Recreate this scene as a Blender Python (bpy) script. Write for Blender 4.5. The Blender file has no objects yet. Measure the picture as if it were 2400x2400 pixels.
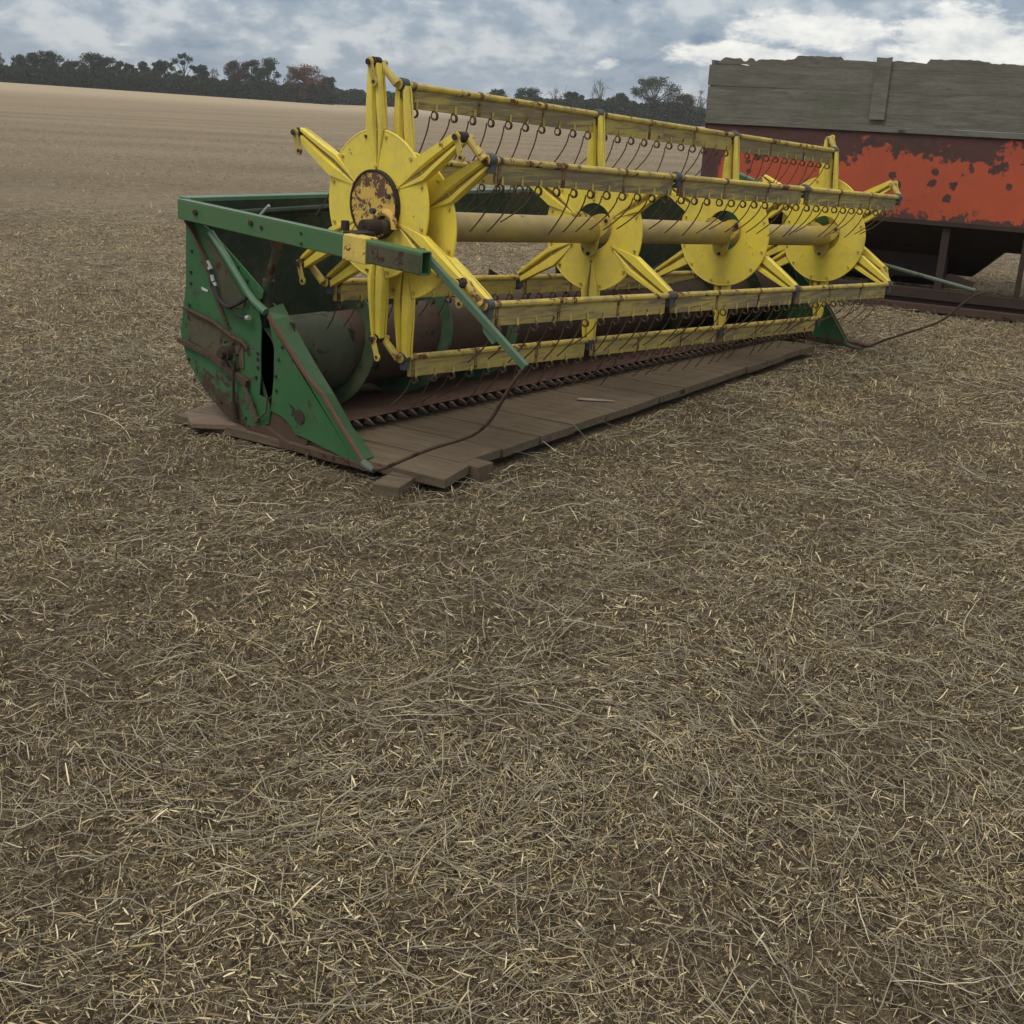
import bpy, math, random
import numpy as np
from mathutils import Matrix, Vector
random.seed(11); rng = np.random.default_rng(7)
R_ = math.radians
S = bpy.context.scene
C = S.collection

# ------------------------------------------------------------------ camera
CAM = (-3.8872, -4.0218, 1.6529)
cd = bpy.data.cameras.new('camera'); cam = bpy.data.objects.new('camera', cd); C.objects.link(cam)
cd.sensor_width = 36; cd.sensor_fit = 'HORIZONTAL'; cd.lens = 36 * 2830.2 / 2400
cd.clip_start = .05; cd.clip_end = 6000
m = Matrix(((0.65848611, 0.21039935, -0.72258436), (-0.75114731, 0.24321709, -0.61369631), (0.04662356, 0.94687779, 0.31819599))).to_4x4()
m.translation = Vector(CAM); cam.matrix_world = m
S.camera = cam
S.render.resolution_x = S.render.resolution_y = 1024

# ------------------------------------------------------------------ world
SUN_AZ, SUN_EL = 178.0, 58.0         # degrees from +X towards +Y, soft sun behind the cloud
W = bpy.data.worlds.new('World'); S.world = W; W.use_nodes = True

class NT:
    """small helper to wire shader nodes"""
    def __init__(s, tree): s.t = tree; s.n = tree.nodes; s.l = tree.links
    def new(s, typ, **kw):
        nd = s.n.new(typ)
        for k, v in kw.items(): setattr(nd, k, v)
        return nd
    def put(s, sock, v):
        if isinstance(v, bpy.types.NodeSocket): s.l.new(v, sock)
        else:
            if isinstance(v, (tuple, list)) and len(v) == 3 and sock.type == 'RGBA': v = (*v, 1)
            sock.default_value = v
    def math(s, op, a, b=0.0, c=None, clamp=False):
        nd = s.new('ShaderNodeMath', operation=op); nd.use_clamp = clamp
        s.put(nd.inputs[0], a); s.put(nd.inputs[1], b)
        if c is not None: s.put(nd.inputs[2], c)
        return nd.outputs[0]
    def vmath(s, op, a, b=(0, 0, 0)):
        nd = s.new('ShaderNodeVectorMath', operation=op); s.put(nd.inputs[0], a); s.put(nd.inputs[1], b)
        return nd.outputs[0]
    def noise(s, vec, scale, detail=4, rough=.55, dist=0.0):
        nd = s.new('ShaderNodeTexNoise'); s.put(nd.inputs['Vector'], vec)
        nd.inputs['Scale'].default_value = scale; nd.inputs['Detail'].default_value = detail
        nd.inputs['Roughness'].default_value = rough; nd.inputs['Distortion'].default_value = dist
        return nd.outputs[0]
    def vor(s, vec, scale, feature='F1'):
        nd = s.new('ShaderNodeTexVoronoi', feature=feature); s.put(nd.inputs['Vector'], vec); nd.inputs['Scale'].default_value = scale
        return nd
    def smooth(s, v, a, b):
        nd = s.new('ShaderNodeMapRange', interpolation_type='SMOOTHSTEP'); s.put(nd.inputs[0], v)
        nd.inputs[1].default_value = a; nd.inputs[2].default_value = b
        return nd.outputs[0]
    def mix(s, f, a, b):
        nd = s.new('ShaderNodeMix', data_type='RGBA'); s.put(nd.inputs[0], f); s.put(nd.inputs[6], a); s.put(nd.inputs[7], b)
        return nd.outputs[2]
    def mapping(s, vec, scale=(1, 1, 1), rot=(0, 0, 0)):
        nd = s.new('ShaderNodeMapping'); s.put(nd.inputs[0], vec); nd.inputs['Scale'].default_value = scale; nd.inputs['Rotation'].default_value = rot
        return nd.outputs[0]
    def sep(s, vec):
        nd = s.new('ShaderNodeSeparateXYZ'); s.put(nd.inputs[0], vec); return nd.outputs
    def comb(s, x, y, z):
        nd = s.new('ShaderNodeCombineXYZ'); s.put(nd.inputs[0], x); s.put(nd.inputs[1], y); s.put(nd.inputs[2], z); return nd.outputs[0]

def build_world():
    W.node_tree.nodes.clear()
    t = NT(W.node_tree)
    tc = t.new('ShaderNodeTexCoord').outputs['Generated']
    x, y, z = t.sep(tc)
    sky = t.new('ShaderNodeTexSky', sky_type='NISHITA'); sky.sun_disc = False
    sky.sun_elevation = R_(SUN_EL); sky.sun_rotation = R_(90 - SUN_AZ)
    az = t.math('MULTIPLY', t.math('ARCTAN2', y, x), 57.2958)
    el = t.math('MULTIPLY', t.math('ARCSINE', z), 57.2958)
    # cloud sheets seen edge on: long and low, finer towards the horizon
    ew = t.math('MULTIPLY', t.math('POWER', t.math('MAXIMUM', el, 0.0), .75), 1.0)
    n1 = t.noise(t.comb(t.math('MULTIPLY', az, .21), t.math('MULTIPLY', ew, .76), 0.0), 1.0, 9, .58, .15)
    n2 = t.noise(t.comb(t.math('MULTIPLY', az, .62), t.math('MULTIPLY', ew, 1.6), 9.0), 1.0, 7, .50, .1)
    n = t.math('ADD', t.math('MULTIPLY', n1, .62), t.math('MULTIPLY', n2, .38))
    k = 6.9
    dark = (.185 * k, .255 * k, .36 * k); mid = (.32 * k, .385 * k, .47 * k); lite = (.60 * k, .635 * k, .66 * k)
    c = t.mix(t.smooth(n, .355, .485), dark, mid)
    c = t.mix(t.smooth(n, .47, .61), c, lite)
    # towering cumulus, each a lobe of the sky given by its bearing and height
    nb = t.noise(t.comb(t.math('MULTIPLY', az, .42), t.math('MULTIPLY', el, .95), 4.0), 1.0, 9, .64)
    nb = t.math('MULTIPLY', t.math('SUBTRACT', nb, .5), 2.4)
    best = None
    for a0, e0, wa, we in ((31.0, 2.55, 3.6, .75), (28.5, 3.7, 4.6, 1.0), (22.3, 3.6, 4.4, 1.6), (37.1, 1.95, .8, .36), (16.0, 4.4, 3.0, 1.5), (50.5, 2.0, 3.4, .6), (58, 1.7, 3.5, .35)):
        dx = t.math('DIVIDE', t.math('SUBTRACT', az, a0), wa); dz = t.math('DIVIDE', t.math('SUBTRACT', el, e0), we)
        d = t.math('SUBTRACT', 1.0, t.math('SQRT', t.math('ADD', t.math('MULTIPLY', dx, dx), t.math('MULTIPLY', dz, dz))))
        if a0 > 45: d = t.math('SUBTRACT', d, .75)
        best = d if best is None else t.math('MAXIMUM', best, d)
    puff = t.smooth(t.math('ADD', best, t.math('MULTIPLY', nb, .8)), .02, .5)
    white = t.mix(t.smooth(nb, -.5, .5), (.62 * k, .65 * k, .67 * k), (1.0 * k, .98 * k, .92 * k))
    c = t.mix(puff, c, white)
    # low light band above the horizon, then a patch of thin sky
    c = t.mix(t.math('MULTIPLY', t.math('SUBTRACT', 1.0, t.smooth(el, 0.0, 1.9)), .45), c, (.40 * k, .47 * k, .55 * k))
    c = t.mix(.92, sky.outputs[0], c)
    # an overcast vault grows brighter and whiter towards the zenith
    up = t.smooth(el, 6.0, 50.0)
    c = t.mix(t.math('MULTIPLY', up, .75), c, (.48 * k, .45 * k, .395 * k))
    gain = t.math('ADD', 1.0, t.math('MULTIPLY', up, 1.2))
    vm = t.new('ShaderNodeVectorMath', operation='SCALE'); t.put(vm.inputs[0], c); t.put(vm.inputs['Scale'], gain); c = vm.outputs[0]
    # below the horizon nothing is seen: brownish bounce
    bg = t.new('ShaderNodeBackground'); t.put(bg.inputs[0], c); bg.inputs[1].default_value = .13
    out = t.new('ShaderNodeOutputWorld'); t.l.new(bg.outputs[0], out.inputs[0])
build_world()

sl = bpy.data.lights.new('sun', 'SUN'); sl.energy = 1.05; sl.angle = R_(26); sl.color = (1, .92, .78)
so = bpy.data.objects.new('sun', sl); C.objects.link(so)
sd = Vector((math.cos(R_(SUN_EL)) * math.cos(R_(SUN_AZ)), math.cos(R_(SUN_EL)) * math.sin(R_(SUN_AZ)), math.sin(R_(SUN_EL))))
so.rotation_euler = sd.to_track_quat('Z', 'Y').to_euler()
S.view_settings.view_transform = 'Standard'; S.view_settings.look = 'None'; S.view_settings.gamma = 1
S.view_settings.exposure = 0.18

# ------------------------------------------------------------------ materials
def new_mat(name):
    mt = bpy.data.materials.new(name); mt.use_nodes = True; mt.node_tree.nodes.clear()
    t = NT(mt.node_tree); b = t.new('ShaderNodeBsdfPrincipled'); o = t.new('ShaderNodeOutputMaterial'); t.l.new(b.outputs[0], o.inputs[0])
    return mt, t, b
def bump(t, b, h, strength, dist=.01):
    nd = t.new('ShaderNodeBump'); nd.inputs['Strength'].default_value = strength; nd.inputs['Distance'].default_value = dist
    t.put(nd.inputs['Height'], h); t.l.new(nd.outputs[0], b.inputs['Normal'])
def wpos(t): return t.new('ShaderNodeNewGeometry').outputs['Position']
def opos(t): return t.new('ShaderNodeTexCoord').outputs['Object']

def paint(name, base, fade, rust, rust_amt=.60, rust_scale=9, rough=.5, chalk=.5, dirt=(.16, .12, .07), dirt_amt=.35):
    """old machine paint: chalky fading, dust film, chips with rust under them"""
    mt, t, b = new_mat(name); p = wpos(t)
    n1 = t.noise(p, 2.2, 5, .6); n2 = t.noise(p, 14, 6, .65); n3 = t.noise(p, rust_scale, 9, .72, .3); n4 = t.noise(p, 60, 3, .6)
    col = t.mix(t.smooth(t.math('ADD', t.math('MULTIPLY', n1, chalk), t.math('MULTIPLY', n2, 1 - chalk)), .35, .65), base, fade)
    col = t.mix(t.math('MULTIPLY', t.smooth(t.math('ADD', t.math('MULTIPLY', n2, .5), t.math('MULTIPLY', n1, .5)), .42, .68), dirt_amt), col, dirt)
    col = t.mix(t.math('MULTIPLY', t.smooth(n4, .3, .8), .14), col, tuple(c * .55 for c in base))
    rc = t.mix(n2, rust, tuple(c * .45 for c in rust))
    m_ = t.smooth(n3, rust_amt, rust_amt + .035)
    col = t.mix(m_, col, rc)
    t.put(b.inputs['Base Color'], col)
    t.put(b.inputs['Roughness'], t.math('ADD', rough, t.math('MULTIPLY', m_, .3), clamp=True))
    b.inputs['Specular IOR Level'].default_value = .42
    bump(t, b, t.math('ADD', t.math('MULTIPLY', n2, .5), t.math('MULTIPLY', m_, -.4)), .25, .004)
    return mt
YEL = paint('yellow_paint', (.86, .685, .075), (.80, .635, .12), (.20, .085, .035), .645, 8, .5, dirt_amt=.18)
GROOVE = paint('dark_yellow', (.34, .24, .055), (.26, .18, .05), (.09, .05, .03), .6, 9, .8)
YELB = paint('yellow_weathered_paint', (.62, .47, .085), (.46, .35, .10), (.16, .075, .035), .56, 11, .6, dirt_amt=.45)
YELT = paint('yellow_tube_paint', (.46, .345, .085), (.36, .28, .11), (.18, .09, .04), .64, 5, .55, chalk=.7, dirt=(.28, .195, .115), dirt_amt=.6)
GRN = paint('green_paint', (.036, .108, .040), (.062, .135, .060), (.10, .048, .028), .615, 5, .5, dirt=(.085, .075, .04), dirt_amt=.55)
GRNL = paint('faded_green_paint', (.07, .165, .085), (.12, .205, .135), (.12, .06, .04), .66, 7, .42, dirt_amt=.2)
GRND = paint('shaded_dark_green_paint', (.013, .029, .013), (.017, .034, .016), (.05, .028, .018), .64, 6, .7)  # dark green, deepened further to paint in the shade inside the header
RUST = paint('rusty_steel', (.085, .047, .028), (.062, .034, .021), (.05, .026, .018), .56, 12, .85, dirt=(.14, .10, .06), dirt_amt=.4)
RUSTR = paint('red_rust_strip', (.15, .068, .046), (.12, .055, .038), (.07, .08, .04), .62, 12, .8, dirt_amt=.2)
DARK = paint('dark_rust_and_shade', (.040, .025, .020), (.030, .020, .016), (.02, .013, .011), .6, 14, .85, dirt_amt=.2)
BUSH = paint('grey_bushing', (.055, .06, .072), (.075, .078, .088), (.05, .04, .035), .66, 18, .6, dirt_amt=.2)
ARMG = paint('bright_green_paint', (.058, .150, .052), (.078, .165, .075), (.10, .048, .028), .64, 5, .5, dirt=(.10, .10, .05), dirt_amt=.4)
FADE = paint('grey_green_pipe', (.085, .115, .085), (.11, .13, .10), (.08, .05, .03), .6, 7, .6, dirt_amt=.3)
SLEEVE = paint('grimy_green_sleeve', (.036, .062, .032), (.034, .044, .026), (.05, .03, .02), .55, 6, .8, dirt_amt=.3)
FLGT = paint('flighting_green', (.026, .072, .032), (.036, .080, .040), (.05, .03, .02), .6, 6, .6, dirt_amt=.5)
GUARD = paint('worn_guard_steel', (.105, .075, .055), (.080, .055, .040), (.045, .028, .02), .6, 14, .6, dirt_amt=.3)
BARG = paint('weathered_bar_green', (.065, .130, .075), (.085, .145, .095), (.08, .05, .03), .62, 9, .55, dirt_amt=.3)
PAN = paint('rusty_pan', (.085, .043, .030), (.062, .032, .023), (.035, .021, .016), .6, 9, .85, dirt=(.07, .05, .03), dirt_amt=.4)
STRAP = paint('rusty_strap', (.30, .20, .06), (.22, .13, .05), (.12, .055, .03), .50, 26, .7, dirt_amt=.3)
LIP = paint('lit_lip', (.26, .34, .25), (.32, .38, .30), (.10, .08, .05), .66, 12, .45, dirt_amt=.15)  # light catching the arm's top edge, painted as a pale lip colour
DRUM = paint('dark_rusty_drum', (.065, .034, .024), (.048, .027, .019), (.025, .017, .013), .6, 9, .8, dirt=(.05, .06, .03), dirt_amt=.5)
GRIME = paint('grimy_panel', (.060, .066, .034), (.080, .072, .042), (.075, .036, .024), .55, 9, .8, dirt_amt=.5)
BLACK = paint('black_rubber_and_shade', (.02, .02, .02), (.03, .03, .028), (.03, .02, .018), .7, 10, .7, dirt_amt=.15)
METAL = paint('bare_metal', (.45, .45, .43), (.35, .35, .33), (.2, .12, .08), .66, 20, .4, dirt_amt=.2)

def panel(name):
    """green side sheet, paint scabbed off towards its lower rear edge"""
    mt, t, b = new_mat(name); p = wpos(t); x, y, z = t.sep(p)
    n1 = t.noise(p, 2.4, 5, .6); n2 = t.noise(p, 11, 8, .7, .5); n3 = t.noise(p, 40, 4, .6)
    col = t.mix(t.smooth(n1, .35, .65), (.032, .124, .044), (.048, .132, .056))
    col = t.mix(t.math('MULTIPLY', t.smooth(n2, .45, .7), .35), col, (.07, .068, .038))
    low = t.math('MULTIPLY', t.math('SUBTRACT', 1.0, t.smooth(z, .08, .42)), t.smooth(y, .55, 1.0))
    m_ = t.smooth(t.math('ADD', n2, t.math('MULTIPLY', low, .22)), .60, .64)
    scuff = t.smooth(t.math('ADD', n3, t.math('MULTIPLY', n1, .4)), .82, .9)
    col = t.mix(m_, col, t.mix(n3, (.080, .045, .032), (.045, .030, .022))); col = t.mix(t.math('MULTIPLY', scuff, .5), col, (.12, .13, .08))
    t.put(b.inputs['Base Color'], col); t.put(b.inputs['Roughness'], t.math('ADD', .5, t.math('MULTIPLY', m_, .35))); b.inputs['Specular IOR Level'].default_value = .3
    bump(t, b, t.math('SUBTRACT', n2, t.math('MULTIPLY', m_, .5)), .3, .004)
    return mt
PANEL = panel('scabbed_green_sheet')

def chipped(name):
    """hub cover: yellow paint flaked off in ragged patches over brown rust"""
    mt, t, b = new_mat(name); p = wpos(t)
    n = t.noise(p, 17, 10, .72, .5); n2 = t.noise(p, 50, 5, .6); x, y, z = t.sep(p)
    e = t.smooth(z, 1.20, 1.36)
    m_ = t.smooth(t.math('ADD', n, t.math('MULTIPLY', e, .06)), .525, .545)
    col = t.mix(m_, (.64, .42, .09), t.mix(n2, (.17, .075, .04), (.08, .04, .03)))
    t.put(b.inputs['Base Color'], col); b.inputs['Roughness'].default_value = .65
    bump(t, b, t.math('ADD', t.math('MULTIPLY', m_, -.6), t.math('MULTIPLY', n2, .3)), .5, .003)
    return mt
CHIPB = paint('chipped_yellow_block', (.72, .54, .11), (.62, .46, .12), (.10, .05, .03), .575, 22, .6, dirt_amt=.3)
CHIP = chipped('flaking_yellow_cover')

def cart_paint():
    mt, t, b = new_mat('flaking_orange_paint'); p = wpos(t); x, y, z = t.sep(p)
    q = t.comb(t.math('MULTIPLY', y, 1.0), z, 3.0)
    n = t.noise(q, 2.1, 10, .62, .4); n2 = t.noise(q, 8, 9, .7, .3); f = t.noise(q, 45, 4, .6)
    top = t.math('SUBTRACT', t.math('ADD', 1.40, t.math('MULTIPLY', t.math('SUBTRACT', n, .5), 1.15)), z)
    low = t.math('SUBTRACT', z, t.math('ADD', .86, t.math('MULTIPLY', t.math('SUBTRACT', n2, .5), .55)))
    o = t.math('MULTIPLY', t.smooth(t.math('ADD', top, t.math('MULTIPLY', t.math('SUBTRACT', n2, .5), .75)), 0, .045), t.smooth(low, 0, .02))
    v = t.vor(q, 6.5); vr = t.math('ADD', v.outputs['Distance'], t.math('MULTIPLY', t.math('SUBTRACT', n2, .5), .9))
    o = t.math('MULTIPLY', o, t.math('SUBTRACT', 1.0, t.smooth(t.math('ADD', y, t.math('MULTIPLY', n2, .25)), 2.70, 2.76)))
    hole = t.math('SUBTRACT', 1.0, t.smooth(vr, .215, .235))
    keep = t.smooth(t.noise(q, 1.3, 2), .38, .50)
    o = t.math('MULTIPLY', o, t.math('SUBTRACT', 1.0, t.math('MULTIPLY', hole, keep)))
    org = t.mix(t.smooth(n, .3, .7), (.50, .088, .028), (.40, .068, .026)); org = t.mix(t.math('MULTIPLY', f, .25), org, (.25, .07, .045))
    rst = t.mix(t.smooth(n2, .35, .65), (.072, .038, .034), (.125, .048, .038)); rst = t.mix(t.math('MULTIPLY', f, .5), rst, (.04, .027, .026))
    t.put(b.inputs['Base Color'], t.mix(o, rst, org)); t.put(b.inputs['Roughness'], t.math('SUBTRACT', .85, t.math('MULTIPLY', o, .3)))
    bump(t, b, t.math('ADD', t.math('MULTIPLY', o, .5), t.math('MULTIPLY', f, .3)), .4, .004)
    return mt
ORANGE = cart_paint()
DARKB = paint('brown_frame', (.075, .045, .032), (.06, .036, .027), (.03, .02, .015), .6, 14, .85, dirt_amt=.2)

def wood(name, a, b_, dark, grain=(1, 14, 14), obj=True, stain=None, rough=.85, rot=(0, 0, 0)):
    mt, t, b = new_mat(name); p = opos(t) if obj else wpos(t)
    rnd = t.new('ShaderNodeObjectInfo').outputs['Random']
    pp = t.vmath('ADD', t.mapping(p, rot=rot), t.comb(t.math('MULTIPLY', rnd, 17.0), t.math('MULTIPLY', rnd, 5.0), 0.0))
    g = t.noise(t.mapping(pp, grain), 2.6, 8, .65, .6); n = t.noise(pp, 1.7, 5, .6); f = t.noise(t.mapping(pp, tuple(c * 4 for c in grain)), 4, 4, .6)
    col = t.mix(t.smooth(g, .35, .65), a, b_)
    col = t.mix(t.math('MULTIPLY', t.smooth(f, .52, .72), .6), col, dark)
    col = t.mix(t.math('MULTIPLY', t.smooth(n, .45, .7), .55), col, stain or dark)
    v = t.vor(t.mapping(pp, (1.0, 2.2, 2.2)), 1.5)
    col = t.mix(t.math('MULTIPLY', t.math('SUBTRACT', 1.0, t.smooth(v.outputs['Distance'], .03, .075)), .8), col, tuple(c * .5 for c in dark))
    col = t.mix(t.math('MULTIPLY', t.math('SUBTRACT', rnd, .5), .5, clamp=True), col, tuple(c * .6 for c in a))
    t.put(b.inputs['Base Color'], col); b.inputs['Roughness'].default_value = rough; b.inputs['Specular IOR Level'].default_value = .2
    bump(t, b, t.math('ADD', g, t.math('MULTIPLY', f, .6)), .5, .006)
    return mt
WOODG = wood('weathered_grey_wood', (.205, .195, .165), (.135, .130, .108), (.052, .050, .045), (1, 10, 10), stain=(.11, .115, .075))
WOODB = wood('dusty_brown_plank', (.165, .128, .085), (.112, .084, .055), (.045, .033, .022), (14, 1, 14), stain=(.10, .07, .05))
DARKW = wood('shaded_dark_timber', (.060, .044, .030), (.040, .030, .021), (.022, .016, .012))  # darkened wood colour stands in for the shadow under the plank ends
WOODL = wood('pale_brown_plank', (.21, .155, .11), (.16, .115, .08), (.08, .055, .038), (1, 14, 14))

def slat_mat(name='worn_yellow_bat', wear=0.0):
    """wooden bat: yellow paint worn through to grey grain"""
    mt, t, b = new_mat(name); p = wpos(t)
    g = t.noise(t.mapping(p, (1, 16, 16)), 3.0, 8, .65, .8); n = t.noise(t.mapping(p, (1.0, 2, 3)), 1.3, 8, .7); f = t.noise(p, 40, 4)
    wd = t.mix(t.smooth(g, .38, .62), (.25, .20, .115), (.145, .11, .07))
    yl = t.mix(t.smooth(n, .3, .6), (.54, .42, .10), (.42, .33, .10))
    msk = t.math('MULTIPLY', t.smooth(t.math('ADD', t.math('MULTIPLY', n, .45), t.math('MULTIPLY', g, .55)), .46 - wear, .60 - wear), .85)
    col = t.mix(msk, yl, wd); col = t.mix(t.math('MULTIPLY', f, .3), col, (.14, .10, .06))
    t.put(b.inputs['Base Color'], col); b.inputs['Roughness'].default_value = .75
    bump(t, b, g, .4, .004)
    return mt
SLAT = slat_mat(); SLATW = slat_mat('bare_grey_bat', .075); SLATR = slat_mat('mostly_bare_bat', .13)

# ------------------------------------------------------------------ mesh tools
ORG = {}
class MB:
    def __init__(s): s.v = []; s.f = []; s.mi = []; s.cur = 0
    def add(s, vs, fs):
        o = len(s.v); s.v += [tuple(map(float, v)) for v in vs]; s.f += [tuple(i + o for i in f) for f in fs]; s.mi += [s.cur] * len(fs); return s
    def box(s, c, d, M=None):
        vs = [Vector((sx * d[0] / 2, sy * d[1] / 2, sz * d[2] / 2)) for sx in (-1, 1) for sy in (-1, 1) for sz in (-1, 1)]
        if M is not None: vs = [M @ v for v in vs]
        vs = [v + Vector(c) for v in vs]
        return s.add(vs, [(0, 1, 3, 2), (4, 6, 7, 5), (0, 4, 5, 1), (2, 3, 7, 6), (0, 2, 6, 4), (1, 5, 7, 3)])
    def span(s, a, b): return s.box([(p + q) / 2 for p, q in zip(a, b)], [abs(q - p) for p, q in zip(a, b)])
    def prism(s, poly, x0, x1, ax=0):
        """closed outline in the two other axes, extruded along axis ax"""
        n = len(poly)
        def mk(p, x):
            q = list(p); q.insert(ax, x); return q
        vs = [mk(p, x0) for p in poly] + [mk(p, x1) for p in poly]
        fs = [tuple(range(n))[::-1], tuple(range(n, 2 * n))] + [(i, (i + 1) % n, n + (i + 1) % n, n + i) for i in range(n)]
        return s.add(vs, fs)
    def tube(s, pts, r, n=8, cap=True):
        pts = [Vector(p) for p in pts]; rs = r if isinstance(r, (list, tuple)) else [r] * len(pts)
        vs = []; up = None
        for i, p in enumerate(pts):
            d = (pts[min(i + 1, len(pts) - 1)] - pts[max(i - 1, 0)]).normalized()
            if up is None: up = Vector((0, 0, 1)) if abs(d.z) < .9 else Vector((1, 0, 0))
            a = (up - d * up.dot(d)).normalized(); b = d.cross(a); up = a
            for k in range(n):
                t = 2 * math.pi * k / n; vs.append(p + (a * math.cos(t) + b * math.sin(t)) * rs[i])
        fs = [(i * n + k, i * n + (k + 1) % n, (i + 1) * n + (k + 1) % n, (i + 1) * n + k) for i in range(len(pts) - 1) for k in range(n)]
        if cap: fs += [tuple(range(n))[::-1], tuple(range((len(pts) - 1) * n, len(pts) * n))]
        return s.add(vs, fs)
    def bar(s, a, b, w, h, up=(0, 0, 1)):
        """rectangular bar from a to b"""
        a = Vector(a); b = Vector(b); d = (b - a).normalized(); u = Vector(up); x = (u - d * u.dot(d)).normalized(); y = d.cross(x)
        vs = [p + y * (sy * w / 2) + x * (sx * h / 2) for p in (a, b) for sx, sy in ((-1, -1), (-1, 1), (1, 1), (1, -1))]
        return s.add(vs, [(3, 2, 1, 0), (4, 5, 6, 7)] + [(i, (i + 1) % 4, 4 + (i + 1) % 4, 4 + i) for i in range(4)])
    def ring(s, c, r0, r1, x0, x1, n=40, cy=0, cz=0):
        """flat annulus normal to X; the inner hole may be off centre"""
        vs = []
        for x in (x0, x1):
            for rr, oy, oz in ((r1, 0, 0), (r0, cy, cz)):
                for k in range(n):
                    t = 2 * math.pi * k / n; vs.append((c[0] + x, c[1] + oy + rr * math.cos(t), c[2] + oz + rr * math.sin(t)))
        fs = []
        for k in range(n):
            j = (k + 1) % n
            fs += [(k, j, n + j, n + k), (2 * n + k, 3 * n + k, 3 * n + j, 2 * n + j), (k, 2 * n + k, 2 * n + j, j), (n + k, n + j, 3 * n + j, 3 * n + k)]
        return s.add(vs, fs)
    def build(s, name, mats, parent=None, smooth=35, bevel=0, origin=None):
        me = bpy.data.meshes.new(name)
        v = np.array(s.v, dtype=float)
        o = Vector(origin) if origin is not None else Vector(((v.min(0) + v.max(0)) / 2).tolist())
        me.from_pydata([(a[0] - o.x, a[1] - o.y, a[2] - o.z) for a in s.v], [], s.f)
        for mt in (mats if isinstance(mats, (list, tuple)) else [mats]): me.materials.append(mt)
        me.polygons.foreach_set('material_index', s.mi)
        if smooth:
            me.polygons.foreach_set('use_smooth', [True] * len(me.polygons)); me.set_sharp_from_angle(angle=R_(smooth))
        me.update(); me.validate()
        ob = bpy.data.objects.new(name, me); C.objects.link(ob)
        P = ORG.get(parent.name, Vector((0, 0, 0))) if parent else Vector((0, 0, 0))
        ob.parent = parent; ob.location = o - P; ORG[ob.name] = o
        if bevel:
            bm = ob.modifiers.new('bevel', 'BEVEL'); bm.width = bevel; bm.segments = 2; bm.limit_method = 'ANGLE'
        return ob
def tag(o, label, cat, group=None, kind=None):
    if label: o['label'] = label
    if cat: o['category'] = cat
    if group: o['group'] = group
    if kind: o['kind'] = kind
    return o
def empty(name, loc, org=None, rz=0):
    o = bpy.data.objects.new(name, None); C.objects.link(o); o.location = loc; o.rotation_euler = (0, 0, rz); o.empty_display_size = .2
    ORG[o.name] = Vector(org if org is not None else loc); return o
def copy_part(src, parent, loc, rot=None):
    c = src.copy(); C.objects.link(c); c.parent = parent
    c.location = Vector(loc) - ORG[parent.name]; ORG[c.name] = Vector(loc)
    if rot is not None: c.rotation_euler = rot
    return c

# ------------------------------------------------------------------ ground
_tab = rng.random((256, 256))
def vnoise(x, y):
    xi = np.floor(x).astype(int); yi = np.floor(y).astype(int); fx = x - xi; fy = y - yi
    fx = fx * fx * (3 - 2 * fx); fy = fy * fy * (3 - 2 * fy)
    g = lambda a, b: _tab[a & 255, b & 255]
    return (g(xi, yi) * (1 - fx) + g(xi + 1, yi) * fx) * (1 - fy) + (g(xi, yi + 1) * (1 - fx) + g(xi + 1, yi + 1) * fx) * fy
AZK = np.radians([-200, 20, 33, 41, 49, 56, 63, 75, 160]); ZK = np.array([-1.5, -1.8, -1.6, -.1, -.6, .4, 1.4, 2.0, 0.])
def gh(x, y):
    x = np.asarray(x, float); y = np.asarray(y, float)
    dx = x - CAM[0]; dy = y - CAM[1]; r = np.hypot(dx, dy); az = np.arctan2(dy, dx)
    far = np.interp(az, AZK, ZK) * np.clip((r - 25) / 375, 0, 1) ** 1.3
    a = np.clip(1 - r / 60, 0, 1)
    n = (vnoise(x * 1.3 + 50, y * 1.3 + 50) - .5) * .05 + (vnoise(x * 5 + 9, y * 5 + 70) - .5) * .028 + (vnoise(x * 17 + 3, y * 17 + 20) - .5) * .016
    # the deck and the rails bed on flat ground
    flat = np.clip((np.hypot(np.clip(np.abs(x - 2) - 2.3, 0, None), np.clip(np.abs(y - .5) - 1.1, 0, None))) / .5, 0, 1) * .8 + .2
    return far + (n - .012) * a * flat
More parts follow.
